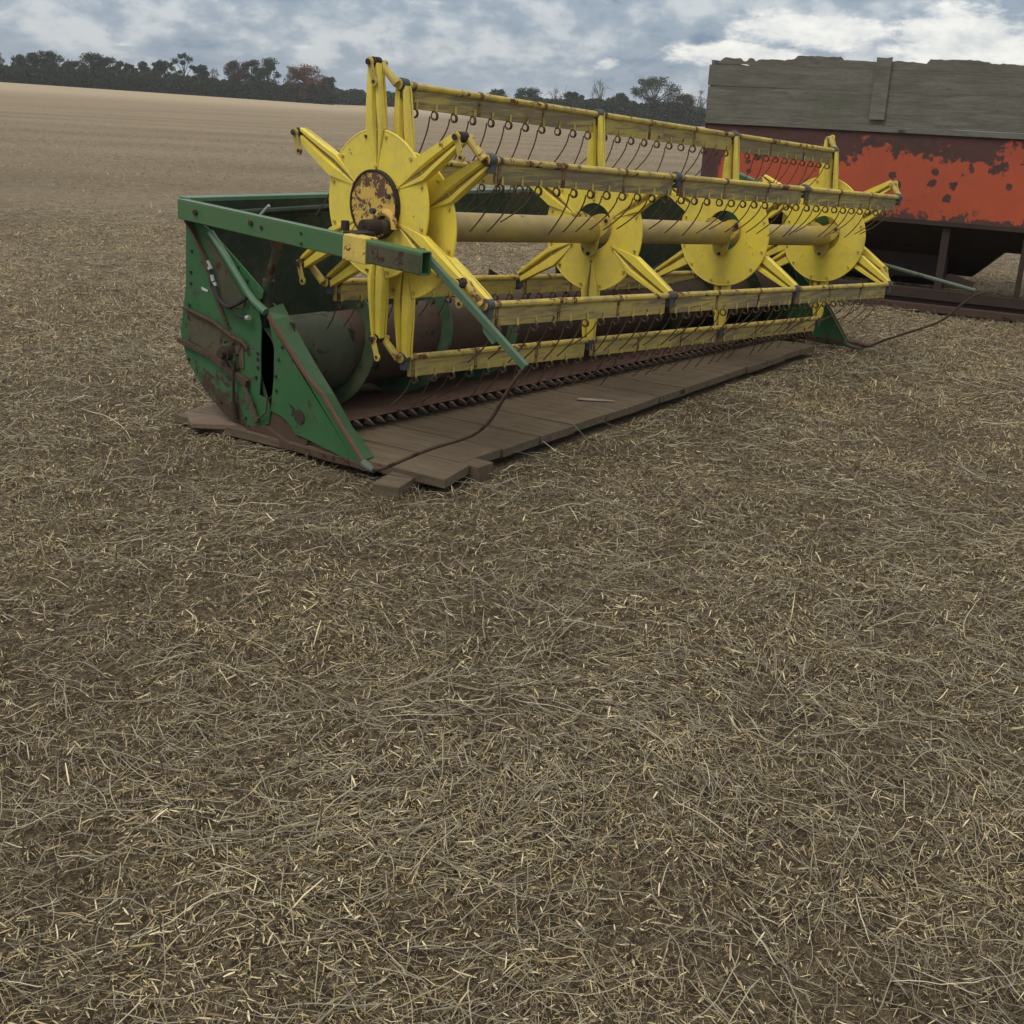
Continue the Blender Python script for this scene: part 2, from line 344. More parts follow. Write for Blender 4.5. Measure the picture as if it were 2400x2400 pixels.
def build_ground():
    rr = [0.0]; r = .35
    while r < 6: rr.append(r); r *= 1.013
    while r < 640: rr.append(r); r *= 1.045
    rr = np.array(rr)
    az = np.concatenate([np.radians(np.arange(8, 74, .3)), np.radians(np.arange(74, 368, 3.0))])
    na = len(az); nr = len(rr)
    A, Rr = np.meshgrid(az, rr[1:]); X = CAM[0] + Rr * np.cos(A); Y = CAM[1] + Rr * np.sin(A)
    A2 = (A + np.pi) % (2 * np.pi) - np.pi
    Z = gh(X, Y)
    v = np.concatenate([[[CAM[0], CAM[1], 0]], np.stack([X, Y, Z], -1).reshape(-1, 3)])
    fs = [(0, 1 + k, 1 + (k + 1) % na) for k in range(na)]
    for i in range(nr - 2):
        b = 1 + i * na; c = b + na
        fs += [(b + k, c + k, c + (k + 1) % na, b + (k + 1) % na) for k in range(na)]
    me = bpy.data.meshes.new('field'); me.from_pydata(v.tolist(), [], fs); me.polygons.foreach_set('use_smooth', [True] * len(fs)); me.update()
    o = bpy.data.objects.new('field', me); C.objects.link(o); o['kind'] = 'structure'
    mt, t, b = new_mat('stubble_field'); p = wpos(t); me.materials.append(mt)
    d = t.new('ShaderNodeVectorMath', operation='DISTANCE'); t.put(d.inputs[0], p); d.inputs[1].default_value = CAM
    dist = d.outputs['Value']
    lf = t.noise(p, .5, 4, .6); mf = t.noise(p, 5.5, 6, .65); hf = t.noise(p, 38, 6, .7, .6); vh = t.noise(t.mapping(p, (1, 2.4, 1), (0, 0, .6)), 95, 4, .7, 1.2)
    soil = t.mix(t.smooth(mf, .35, .65), (.125, .097, .063), (.068, .052, .035))
    soil = t.mix(t.smooth(hf, .45, .62), soil, (.19, .15, .098))
    chaff = t.mix(t.smooth(vh, .5, .66), (.24, .185, .115), (.46, .375, .235))
    cov = t.smooth(t.math('ADD', t.math('MULTIPLY', hf, .6), t.math('MULTIPLY', vh, .4)), .46, .60)
    near = t.mix(t.math('MULTIPLY', cov, .8), soil, chaff)
    # farther off only the residue shows, in mown strips and cloudy patches
    fm = t.noise(p, 4.5, 11, .88, .1); fl = t.noise(t.mapping(p, (.6, 1.1, 1), (0, 0, R_(-40))), .06, 6, .65)
    far = t.mix(t.smooth(fm, .38, .62), (.175, .136, .090), (.385, .312, .215))
    far = t.mix(t.math('MULTIPLY', t.smooth(fl, .42, .58), .5), far, (.215, .17, .115))
    x, y, z = t.sep(p)
    strip = t.math('MULTIPLY', t.math('SINE', t.math('ADD', t.math('MULTIPLY', t.math('ADD', t.math('MULTIPLY', x, .766), t.math('MULTIPLY', y, .643)), .85), t.math('MULTIPLY', fl, 5.0))), .5)
    far = t.mix(t.math('MULTIPLY', t.math('ADD', strip, .5), .20), far, (.46, .37, .26))
    far = t.mix(t.math('MULTIPLY', t.smooth(dist, 120, 230), .65), far, (.47, .375, .26))  # pale far strip: a sunlit patch painted into the field colour
    col = t.mix(t.smooth(dist, 3.5, 15), near, far)
    t.put(b.inputs['Base Color'], col); b.inputs['Roughness'].default_value = .95; b.inputs['Specular IOR Level'].default_value = .1
    h = t.math('ADD', t.math('MULTIPLY', hf, .7), t.math('MULTIPLY', vh, .35))
    nd = t.new('ShaderNodeBump'); nd.inputs['Strength'].default_value = .9; nd.inputs['Distance'].default_value = .025
    t.put(nd.inputs['Height'], h)
    nd2 = t.new('ShaderNodeBump'); nd2.inputs['Strength'].default_value = .7; nd2.inputs['Distance'].default_value = .12
    t.put(nd2.inputs['Height'], fm); t.l.new(nd2.outputs[0], nd.inputs['Normal']); t.l.new(nd.outputs[0], b.inputs['Normal'])
build_ground()

def ribbons(name, x, y, L, Wd, ang, curl, tone, lift, segs, seed, label, cat, pitch=.12, zoff=0.0, hgt=None):
    """many flat curved straws as one mesh; tone picks each straw's own colour"""
    g = np.random.default_rng(seed); n = len(x); k = segs + 1
    t = np.linspace(-.5, .5, k)[None, :]
    th = ang[:, None] + curl[:, None] * t * 2
    th = th + (np.cumsum(g.normal(0, .07, (n, k)), 1) if segs > 3 else 0)      # small kinks
    # integrate the direction along the straw
    dx = np.cos(th); dy = np.sin(th)
    cx = np.cumsum(dx, 1) * (L / k)[:, None]; cy = np.cumsum(dy, 1) * (L / k)[:, None]
    cx -= cx.mean(1, keepdims=True); cy -= cy.mean(1, keepdims=True)
    pt = g.normal(0, pitch, n)[:, None]
    px = x[:, None] + cx; py = y[:, None] + cy
    pz = gh(px, py) + lift[:, None] + t * L[:, None] * pt + np.abs(L[:, None] * pt) * .42 + (.005 * np.sin(t * 7 + g.random(n)[:, None] * 6)) * np.clip((L[:, None] - .05) / .1, 0, 1) + zoff
    tilt = g.normal(0, .5, n)[:, None]
    nx = -np.sin(th) * np.cos(tilt); ny = np.cos(th) * np.cos(tilt); nz = np.sin(tilt) * np.ones_like(th)
    w = (Wd[:, None] / 2) * np.where(np.abs(t) > .49, .55, 1.0)
    a = np.stack([px - nx * w, py - ny * w, pz - nz * w], -1); b = np.stack([px + nx * w, py + ny * w, pz + nz * w], -1)
    v = np.stack([a, b], 2).reshape(-1, 3)
    base = (np.arange(n) * 2 * k)[:, None]; s = (np.arange(segs) * 2)[None, :]
    q = base + s; f = np.stack([q, q + 1, q + 3, q + 2], -1).reshape(-1, 4)
    me = bpy.data.meshes.new(name); me.vertices.add(len(v)); me.vertices.foreach_set('co', v.astype(np.float32).ravel())
    me.loops.add(f.size); me.loops.foreach_set('vertex_index', f.astype(np.int32).ravel())
    me.polygons.add(len(f)); me.polygons.foreach_set('loop_start', (np.arange(len(f)) * 4).astype(np.int32)); me.polygons.foreach_set('use_smooth', np.ones(len(f), bool))
    at = me.attributes.new('tone', 'FLOAT', 'FACE'); at.data.foreach_set('value', np.repeat(tone, segs).astype(np.float32))
    me.update(calc_edges=True)
    o = bpy.data.objects.new(name, me); C.objects.link(o); tag(o, label, cat, kind='stuff'); me.materials.append(GREYST if name == 'stems' else STRAW)
    return o
def straw_mat(name='dry_straw', stops=None):
    mt, t, b = new_mat(name); at = t.new('ShaderNodeAttribute', attribute_name='tone')
    cr = t.new('ShaderNodeValToRGB'); t.put(cr.inputs[0], at.outputs['Fac'])
    e = cr.color_ramp.elements
    stops = stops or [(0, (.075, .052, .034)), (.22, (.13, .092, .056)), (.40, (.215, .158, .088)), (.56, (.275, .222, .138)), (.74, (.42, .32, .16)), (.88, (.60, .48, .265)), (1, (.80, .68, .43))]
    e[0].position = 0; e[0].color = (*stops[0][1], 1); e[1].position = 1; e[1].color = (*stops[-1][1], 1)
    for p_, c_ in stops[1:-1]:
        q = e.new(p_); q.color = (*c_, 1)
    t.put(b.inputs['Base Color'], cr.outputs[0]); b.inputs['Roughness'].default_value = .7; b.inputs['Specular IOR Level'].default_value = .25
    return mt
STRAW = straw_mat()
GREYST = straw_mat('grey_stem', [(0, (.07, .058, .040)), (.30, (.135, .118, .082)), (.5, (.215, .192, .137)), (.7, (.31, .275, .195)), (.85, (.44, .38, .26)), (1, (.60, .52, .36))])
def scatter(n, r0, r1, power, half=31, seed=1):
    half += 15; r0 += .75; r1 += .9; n = int(n * 1.42)
    """bearing and distance about a point just behind where one would stand"""
    g = np.random.default_rng(seed)
    ox, oy = CAM[0] - 1.15, CAM[1] - 1.05
    u = g.random(n); e = 2 - power
    r = (r0 ** e + u * (r1 ** e - r0 ** e)) ** (1 / e)
    a = np.radians(40.3) + np.radians(half) * (g.random(n) * 2 - 1)
    return ox + r * np.cos(a), oy + r * np.sin(a), r, g
def clear(x, y, *arr, marg=0.0):
    c, s = math.cos(-R_(6)), math.sin(-R_(6)); u = (x) * c - (y + .36) * s; v = (x) * s + (y + .36) * c
    inside = (u > -.12 - marg) & (u < 4.35 + marg) & (v > .03 - marg) & (v < 1.7)
    k = ~inside
    return [x[k], y[k]] + [a[k] for a in arr]
def build_straw():
    # fine chaff
    x, y, r, g = scatter(720000, 2.1, 17, 1.45, seed=3)
    patch = vnoise(x * 2.1 + 11, y * 2.1 + 5) * .6 + vnoise(x * 6 + 1, y * 6 + 9) * .4
    keep = g.random(len(x)) < .62 + .7 * patch
    x, y, r, patch = x[keep], y[keep], r[keep], patch[keep]; x, y, r, patch = clear(x, y, r, patch, marg=.06); n = len(x)
    L = g.gamma(3, .006, n) + .006; L *= np.clip((r - .9) / 5, 1, 2.0); Wd = g.uniform(.0014, .0034, n) * np.clip((r - .9) / 5, 1, 2.2)
    tone = np.clip(g.normal(.51, .22, n) + (patch - .5) * .6, 0, .93)
    ribbons('chaff', x, y, L, Wd, g.uniform(0, math.pi, n), g.normal(0, .18, n), tone, g.uniform(0, .010, n), 1, 4, 'fine chaff and broken straw littering the brown soil', 'chaff', pitch=.25)
    # short pale chips of straw
    x, y, r, g = scatter(270000, 2.1, 19, 1.35, seed=5)
    patch = vnoise(x * 1.4 + 31, y * 1.4 + 15) * .6 + vnoise(x * 4 + 1, y * 4 + 39) * .4
    keep = g.random(len(x)) < np.clip(patch * 1.7 - .15, .28, 1)
    x, y, r = x[keep], y[keep], r[keep]; x, y, r = clear(x, y, r, marg=.09); n = len(x)
    L = g.gamma(2.6, .0068, n) + .007; big = g.random(n) < .09; L[big] *= 1.8
    Wd = g.uniform(.0016, .0034, n) * np.clip((r - .9) / 6, 1, 1.6); Wd[big] *= 1.5
    ribbons('straw', x, y, L, Wd, g.uniform(0, math.pi, n), g.normal(0, .06, n), np.clip(g.normal(.72, .19, n) + big * .12, .15, 1), g.uniform(.002, .016, n), 2, 6, 'short pale chopped straw lying all over the field', 'straw', pitch=.22)
    # long grey stems, combed into loose swirls
    x, y, r, g = scatter(98000, 2.1, 19, 1.2, seed=8)
    patch = vnoise(x * 1.0 + 71, y * 1.0 + 45) * .6 + vnoise(x * 3 + 61, y * 3 + 3) * .4
    keep = g.random(len(x)) < np.clip(patch * 2.0 - .25, .35, 1)
    x, y, r = x[keep], y[keep], r[keep]; x, y, r = clear(x, y, r, marg=.11); n = len(x)
    L = g.gamma(2.3, .045, n) + .035; L = np.minimum(L, .45); Wd = g.uniform(.0012, .0026, n) * np.clip((r - .9) / 5, 1, 1.9)
    ang = vnoise(x * .8 + 5, y * .8 + 8) * 9 + g.normal(0, .8, n)
    ribbons('stems', x, y, L, Wd, ang, g.normal(0, .20, n), np.clip(g.normal(.57, .17, n), .08, 1), g.uniform(.004, .028, n), 6, 9, 'long thin grey plant stems matted in swirls over the chaff', 'plant stems', pitch=.10)
    # drifts of residue farther off, seen only as flecks
    x, y, r, g = scatter(150000, 8, 60, 1.5, half=34, seed=21)
    patch = vnoise(x * .5 + 1, y * .5 + 5) * .5 + vnoise(x * 1.7 + 1, y * 1.7 + 39) * .5
    keep = g.random(len(x)) < np.clip(patch * 2.2 - .5, .05, 1)
    keep &= ~((x > 6.7) & (x < 9.9) & (y > -2) & (y < 3.2))
    x, y, r = x[keep], y[keep], r[keep]; x, y, r = clear(x, y, r, marg=.1); n = len(x)
    L = g.gamma(3, .016, n) * np.clip(r / 16, 1, 1.7) + .015; Wd = g.uniform(.004, .008, n) * np.clip(r / 16, 1, 1.8)
    ribbons('distant_straw', x, y, L, Wd, g.uniform(0, math.pi, n), g.normal(0, .1, n), np.clip(g.normal(.66, .13, n), .3, .95), g.uniform(.003, .02, n), 1, 22, 'pale flecks of straw residue spread over the field behind the machines', 'straw', pitch=.25)
    # cut stubble still rooted
    x, y, r, g = scatter(1500, 2.4, 13, .9, seed=12)
    x, y, r = clear(x, y, r, marg=.1); mb = MB()
    z = gh(x, y)
    for i in range(len(x)):
        h = g.uniform(.025, .075); lx, ly = g.normal(0, .25, 2) * h
        mb.tube([(x[i], y[i], z[i] - .01), (x[i] + lx, y[i] + ly, z[i] + h)], g.uniform(.0012, .0026), 4)
    o = mb.build('stubble', STEM, None, smooth=0, origin=(0, 0, 0)); tag(o, 'dark cut stalks standing upright in the soil', 'stubble', kind='stuff')
STEM = paint('dark_stalk', (.085, .062, .040), (.13, .10, .065), (.06, .04, .03), .6, 30, .8)
build_straw()

# ------------------------------------------------------------------ combine header
H = empty('combine_header', (2.2, .5, 0))
tag(H, 'old green combine header with a big yellow reel, resting on planks', 'combine header')
XL, XR = -.30, 4.75
AX = Vector((1, .0396, -.0587)).normalized(); RC = Vector((0, 0, 1.12)); BAY = 1.4869; RAD = .6; PH = .493
OUT = Vector((-.084, .0873, .0868))
def star_c(i): return RC + AX * (BAY * i)
def tip(i, k, r=RAD): return star_c(i) + Vector((0, math.cos(PH + k * math.pi / 3), math.sin(PH + k * math.pi / 3))) * r

def rivets(mb, pts, x, r=.009, h=.01, sgn=-1):
    for y, z in pts: mb.tube([(x, y, z), (x + sgn * h, y, z)], r, 8)

def side_panel(x, sgn, near):
    """end sheet; sgn -1 faces the near end"""
    front = [(1.135, 1.10), (1.123, 1.04), (1.037, 1.003), (.826, .88), (.64, .768), (.651, .732), (.688, .715), (.66, .60), (.672, .45), (.672, .35), (.688, .254)]
    fr2 = [(.588, .262), (.572, .36), (.566, .50), (.60, .625), (.625, .665), (.644, .671), (.583, .637), (.322, .411), (.21, .346), (.069, .212), (-.066, .089), (-.115, .060)]
    low = [(-.02, .062), (.327, .105), (.36, .10), (.415, .112), (.44, .14), (.514, .178), (.58, .191), (.62, .12), (.70, .085), (.832, .075), (.968, .094), (1.078, .156), (1.188, .229), (1.281, .321), (1.312, .393), (1.335, .474), (1.30, .60), (1.275, .70), (1.255, .95), (1.245, 1.15), (1.15, 1.155)]
    mb = MB(); poly = front + fr2 + low
    # split in two sheets so every outline stays simple: rear sheet and front triangle
    rear = front + [(.62, .24), (.60, .19), (.62, .12), (.70, .085)] + low[9:]
    tri = [(.62, .665), (.644, .668), (.583, .637), (.322, .411), (.21, .346), (.069, .212), (-.066, .089), (-.115, .060), (-.02, .062), (.327, .105), (.415, .112), (.44, .14), (.514, .178), (.60, .19), (.588, .262), (.572, .36), (.566, .50), (.60, .625)]
    if near: mb.prism(rear, x, x - sgn * .006); mb.prism(tri, x, x - sgn * .006)
    else: mb.prism([(1.135, 1.16), (1.037, 1.003), (.826, .88), (.64, .768), (.60, .66), (.45, .50), (.322, .395), (.21, .29), (.10, .15), (.0, .03), (.163, .02), (.415, .03), (.62, .04)] + [(.70, .05)] + low[9:], x, x - sgn * .006)
    p = mb.build('side_panel', PANEL, H, smooth=20)
    if not near: return p
    X = x
    for rp in [(1.207, .892), (1.222, .785), (1.226, .729), (1.244, .619), (1.254, .557), (.829, .858), (.759, .803), (1.269, .334), (.69, .46), (.69, .43), (.69, .39), (.708, .339), (.528, .455), (.553, .37), (.55, .30), (.798, .114), (1.223, .232), (.50, .62 - .1), (.9, .2), (1.0, .16)]:
        mb = MB(); rivets(mb, [rp], X, .008, .008); mb.build('rivet', DARK, p)
    mb = MB(); mb.prism([(1.133, .724), (1.08, .714), (1.084, .704), (1.131, .709)], X - .0015, X - .004); mb.build('sticker', WHITE, p, smooth=0)
    mb = MB(); mb.ring((X, .379, .205), .001, .036, -.003, -.006, 20); mb.prism([(.42, .24), (.455, .255), (.43, .225), (.44, .20), (.41, .215)], X - .002, X - .005); mb.build('hole', DARK, p)
    mb = MB(); mb.prism([(1.100, .985), (1.045, .965), (.775, .70), (.80, .66), (.88, .655), (.965, .67), (1.02, .845)], X - .001, X - .004); mb.build('recess', GRIME, p, smooth=0)
    mb = MB()
    mb.prism([(1.216, 1.08), (1.17, 1.0), (1.07, .86), (.992, .686), (.915, .57), (.935, .565), (1.02, .69), (1.10, .86), (1.20, 1.01), (1.235, 1.075)], X - .0045, X - .014); mb.build('brace_strip', RUST, p, smooth=0)
    mb = MB(); mb.tube([(X - .016, 1.274, .602), (X - .02, 1.016, .565), (X - .02, .856, .51), (X - .02, .79, .503), (X - .012, .755, .47)], .009, 8); mb.build('upper_rail', RUST, p)
    mb = MB(); mb.bar((X - .016, 1.335, .428), (X - .016, 1.037, .388), .02, .022); mb.bar((X - .0165, 1.04, .388), (X - .0165, .758, .301), .024, .03); mb.build('lower_rail', RUST, p)
    mb = MB(); mb.prism([(1.26, .60), (1.27, .44), (1.03, .395), (.80, .36), (.80, .50), (1.01, .56)], X - .002, X - .0045); mb.build('grimy_patch', GRIME, p, smooth=0)
    mb = MB(); mb.tube([(X - .005, .90, .430), (X - .05, .90, .430)], .038, 16); mb.tube([(X - .05, .90, .430), (X - .075, .90, .430)], .024, 12)
    for k in range(6): mb.tube([(X - .005, .90 + .055 * math.cos(k * 1.05), .430 + .055 * math.sin(k * 1.05)), (X - .02, .90 + .055 * math.cos(k * 1.05), .430 + .055 * math.sin(k * 1.05))], .008, 6)
    mb.build('gear_hub', DARK, p)
    mb = MB(); mb.prism([(.935, .49), (.86, .43), (.84, .36), (.875, .355), (.93, .40), (.97, .44)], X - .005, X - .02); mb.build('gear_guard', GRN, p, smooth=0)
    mb = MB(); mb.tube([(X - .03, .84, .402), (X - .03, .854, .316), (X - .025, .865, .196), (X - .02, .857, .10)], .008, 8); mb.tube([(X - .025, .865, .19), (X - .02, .857, .10)], .013, 8); mb.build('push_rod', DARK, p)
    mb = MB(); mb.bar((X - .02, .79, .30), (X - .02, .74, .20), .012, .028); mb.bar((X - .018, .76, .24), (X - .018, .69, .12), .012, .036); mb.tube([(X - .02, .69, .13), (X - .02, .65, .155), (X - .02, .612, .185), (X - .02, .60, .26)], .006, 8); mb.build('foot_bracket', GRIME, p)
    mb = MB(); mb.prism([(.72, .62), (.53, .62), (.53, .24), (.72, .24)], X + .095, X + .100); mb.build('slot_shade_sheet', BLACK, p, smooth=0)  # black sheet added behind the slot so the opening reads as dark
    # hydraulic lines
    mb = MB(); mb.tube([(X - .02, 1.262, 1.12), (X - .03, 1.245, 1.07), (X - .025, 1.21, 1.03), (X - .025, 1.117, .935), (X - .025, 1.03, .85)], .006, 8); mb.tube([(X - .012, 1.25, 1.12), (X - .035, 1.21, 1.055), (X - .04, 1.09, .92), (X - .04, 1.02, .84)], .006, 8)
    mb.build('steel_line', RUST, p)
    mb = MB()
    mb.tube([(X - .03, 1.0, .77), (X - .035, .979, .745), (X - .035, .952, .695), (X - .035, .914, .668), (X - .035, .86, .662), (X - .035, .80, .685), (X - .02, .745, .72)], .0095, 8)
    mb.tube([(X - .03, 1.02, .82), (X - .03, .965, .70), (X - .03, .882, .655), (X - .03, .825, .637), (X - .03, .767, .627), (X - .03, .735, .628)], .0085, 8); mb.build('hose', BLACK, p)
    for a, b_, r_ in (((1.04, .86), (1.012, .825), .013), ((1.005, .80), (.995, .77), .010), ((.987, .765), (.978, .748), .010), ((.735, .628), (.712, .632), .012)):
        mb = MB(); mb.tube([(X - .03, *a), (X - .03, *b_)], r_, 8); mb.build('fitting', METAL, p)
    return p
def simple_mat(name, col, rough=.6):
    mt, t, b = new_mat(name); n = t.noise(wpos(t), 30, 4)
    t.put(b.inputs['Base Color'], t.mix(n, col, tuple(c * .7 for c in col))); b.inputs['Roughness'].default_value = rough; return mt
WHITE = simple_mat('pale_sticker', (.62, .66, .58))

for sgn, x, near in ((-1, XL, True), (1, XR, False)):
    p = side_panel(x, sgn, near); q = -sgn      # q points inwards
    # stiffening tube laid along the sloping front edge
    mb = MB(); mb.tube([(x - q * .018, 1.022, 1.003), (x - q * .02, .889, .894), (x - q * .02, .739, .755), (x - q * .018, .689, .714), (x - q * .012, .61, .672)], [.017, .017, .017, .018, .02], 10); mb.build('brace_tube', GRNL, p)
    # nose facet folded inwards, rust along its crease
    rid = [(.644, .671), (.583, .637), (.322, .411), (.21, .346), (.069, .212), (-.066, .089)]
    fac = [(.63, .70), (.583, .645), (.39, .445), (.255, .322), (.12, .185), (-.03, .075)]
    mb = MB()
    if not near: rid = [(.58, .64), (.45, .50), (.322, .395), (.21, .29), (.10, .15), (.02, .05)]; fac = [(a - .004, b + .004) for a, b in rid]
    fw = .115 if near else .02
    vs = [(x, *a) for a in rid] + [(x + q * fw, a[0] + .01, a[1]) for a in fac] + [(x, a[0] + .004, a[1] - .004) for a in rid] + [(x + q * fw, a[0] + .014, a[1] - .004) for a in fac]
    fs = []
    for i in range(5):
        fs += [(i, i + 1, 7 + i, 6 + i), (12 + i, 18 + i, 19 + i, 13 + i), (i, 12 + i, 13 + i, i + 1), (6 + i, 7 + i, 19 + i, 18 + i)]
    mb.add(vs, fs); mb.build('nose_flange', GRN, p, smooth=0)
    mb = MB()
    for a, b_ in zip([(.60, .655)] + rid[1:], rid[1:] + [((-.118, .062) if near else (.0, .035))]): mb.bar((x - q * .004, *a), (x - q * .004, *b_), .012, .016)
    mb.build('nose_crease', RUSTR, p)
    # shoe under the sheet, with the point
    mb = MB(); mb.prism([(.78, .085), (.80, .028), (.50, .026), (.163, .034), (-.022, .046), (-.10, .045), (-.13, .06), (-.06, .075), (.163, .072), (.45, .06), (.62, .11)], x - .012, x + .055); mb.build('skid_shoe', RUST, H, smooth=0, bevel=.003)
    mb = MB(); mb.tube([(x, -.07, .078), (x, -.105, .066), (x, -.14, .056)] if near else [(x, .06, .06), (x, .0, .04), (x, -.10, .035)], [.020, .020, .012], 10); mb.build('divider_point', FADE, H)
    # tattered rust where the paint has gone
    mb = MB(); mb.prism([(.60, .185), (.51, .172), (.44, .135), (.40, .10), (.33, .098), (.35, .06), (.62, .06), (.68, .10)], x + .007 * q, x + .013 * q); mb.build('rusted_sheet', RUST, p, smooth=0)
    # reel arm: open channel, light top lip
    xo = x - q * .04
    yo, zo = 1.20, 1.098
    def armz(y): return 1.098 - (1.2 - y) * .042 if near else 1.20 - (1.2 - y) * .30
    mb = MB(); y0, y1 = 1.215, (-.485 if near else .30)
    w = .026; h = .045
    pa = lambda y, s1, s2: (xo + s1 * w, y, armz(y) + s2 * h)
    for s1, s2, d1, d2 in ((-1, 0, .004, h), (1, 0, .004, h), (0, 1, w, .003), (0, -1, w, .003)):
        a = Vector(pa(y0, s1, s2)); b_ = Vector(pa(y1, s1, s2))
        mb.bar(a, b_, 2 * d1, 2 * d2)
    arm = mb.build('reel_arm', ARMG if near else GRN, H, smooth=0, bevel=.002)
    mb = MB(); mb.bar((xo - w * .96 * q, y0, armz(y0) + h + .0045), (xo - w * .96 * q, y1 + .45, armz(y1 + .45) + h + .0045), .006, .003); mb.build('top_lip', LIP, arm)
    if near:
        for rp, rr_, hh_ in (((1.06, 1.095), .014, .012), ((.628, 1.086), .012, .012), ((.553, 1.072), .010, .006), ((.27, 1.075), .007, .006), ((.27, 1.03), .007, .006)):
            mb = MB(); rivets(mb, [rp], xo - w * q - .004 * q, rr_, hh_, -q); mb.build('bolt', DARK, arm)
    if near:
        mb = MB(); yq = -.16; mb.bar((xo - q * (w + .0055), yq, armz(yq) - .004), (xo - q * (w + .0055), y1 + .004, armz(y1) - .004), .003, .076); mb.build('worn_end', GRIME, arm, smooth=0)
    # bearing block clamped round the arm
    yb = -.085; mb = MB()
    if near: mb.bar((xo, yb + .075, armz(yb + .075)), (xo, yb - .07, armz(yb - .07)), 2 * w + .02, 2 * h + .02); mb.build('bearing_block', CHIPB, arm, smooth=0, bevel=.004)
    if near: mb = MB(); mb.box((xo + q * .06, -.01, 1.098), (.10, .10, .02)); mb.box((xo + q * .035, .052, 1.128), (.026, .03, .042)); mb.build('bearing', DARK, arm, bevel=.003)
    # lift cylinder
    mb = MB(); mb.tube([(x + q * .045, .585, .985), (x + q * .045, .665, .79)], .019, 12); mb.build('cylinder_rod', GRIME, arm)
    mb = MB(); mb.tube([(x + q * .045, .655, .815), (x + q * .045, .73, .40), (x + q * .045, .66, .24)], .030, 12); mb.build('lift_cylinder', GRND, H)
    mb = MB(); mb.prism([(.61, 1.02), (.56, 1.02), (.57, .965), (.595, .955), (.62, .98)], x + q * .03, x + q * .06); mb.build('cylinder_bracket', RUSTR, arm, smooth=0)
    # crop bar running forward from the arm end, with the rod that returns to the point
    a = Vector((x, -.474, 1.04)) if near else Vector((x, -.05, .688)); b_ = Vector((x, -1.010, .682)) if near else Vector((x, -.87, .572))
    mb = MB()
    if not near: mb.tube([a, b_], .015, 10)
    else: mb.bar(a + Vector((0, .06, .03)), b_, .022, .030)
    g = mb.build('crop_bar', BARG if near else FADE, H, smooth=0, bevel=.002)
    if near:
        mb = MB(); mb.prism([(-.76, .855), (-.775, .785), (-.825, .745), (-.87, .775)], x + .002, x + .008); mb.build('bar_tab', GRNL, g, smooth=0)
    dz = b_.z - .682
    rod = [(-1.010, .69), (-.99, .668), (-.911, .556), (-.839, .434), (-.769, .369), (-.688, .323), (-.55, .264), (-.439, .21), (-.274, .119), (-.18, .070), (-.11, .060)]
    if not near: rod = [(-.95, .575), (-.851, .53), (-.75, .42), (-.665, .329), (-.56, .27), (-.448, .218), (-.33, .16), (-.245, .122), (-.14, .055), (-.10, .05), (.1, .045)]
    # smooth the polyline
    pts = [Vector((x, *r_)) for r_ in rod]
    for _ in range(2):
        nw = [pts[0]]
        for i in range(len(pts) - 1): nw += [pts[i].lerp(pts[i + 1], .25), pts[i].lerp(pts[i + 1], .75)]
        pts = nw + [pts[-1]]
    mb = MB(); mb.tube(pts, .0085, 8); mb.build('crop_rod', RUST, H)

# back wall with the feeder opening, top rail, floor, cutter bar
mb = MB(); z1 = 1.13
mb.span((XL - .003, 1.205, z1), (XR + .003, 1.30, z1 + .022)); mb.span((XL - .003, 1.292, z1 - .09), (XR + .003, 1.30, z1)); 
mb.build('top_rail', GRNL, H, smooth=0, bevel=.003)
mb = MB()
OX0, OX1 = .72, 2.62
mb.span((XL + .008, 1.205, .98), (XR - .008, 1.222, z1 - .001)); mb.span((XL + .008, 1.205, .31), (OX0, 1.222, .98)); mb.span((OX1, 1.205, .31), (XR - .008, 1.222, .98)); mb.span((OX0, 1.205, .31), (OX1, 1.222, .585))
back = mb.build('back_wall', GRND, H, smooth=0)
mb = MB(); mb.prism([(1.93, .585), (2.06, .585), (1.99, .63), (1.93, .66)], 1.20, 1.215, ax=1); mb.build('feeder_lug', DARK, back, smooth=0)
mb = MB(); mb.prism([(2.62, .98), (2.62, .60), (2.74, .60), (2.66, .98)], 1.19, 1.204, ax=1); mb.build('stiffener', RUST, back, smooth=0)
mb = MB(); mb.tube([(-.22, 1.16, 1.07), (.55, 1.16, 1.085)], .018, 8); mb.build('inner_pipe', GRND, back)
mb = MB(); mb.tube([(-.25, .729, 1.10), (-.25, .650, 1.160)], .007, 8); mb.build('latch_handle', METAL, H)
mb = MB()
prof = [(.386, .130), (.398, .137), (.60, .125), (.90, .11), (1.10, .18), (1.20, .32), (1.215, .32), (1.11, .165), (.90, .09), (.60, .108), (.40, .129)]
mb.prism(prof, XL + .01, XR - .01); mb.build('floor_pan', PAN, H, smooth=30)
mb = MB(); mb.span((XL + .01, .415, .104), (XR - .01, .45, .122)); cut = mb.build('cutter_bar', PAN, H, bevel=.002)
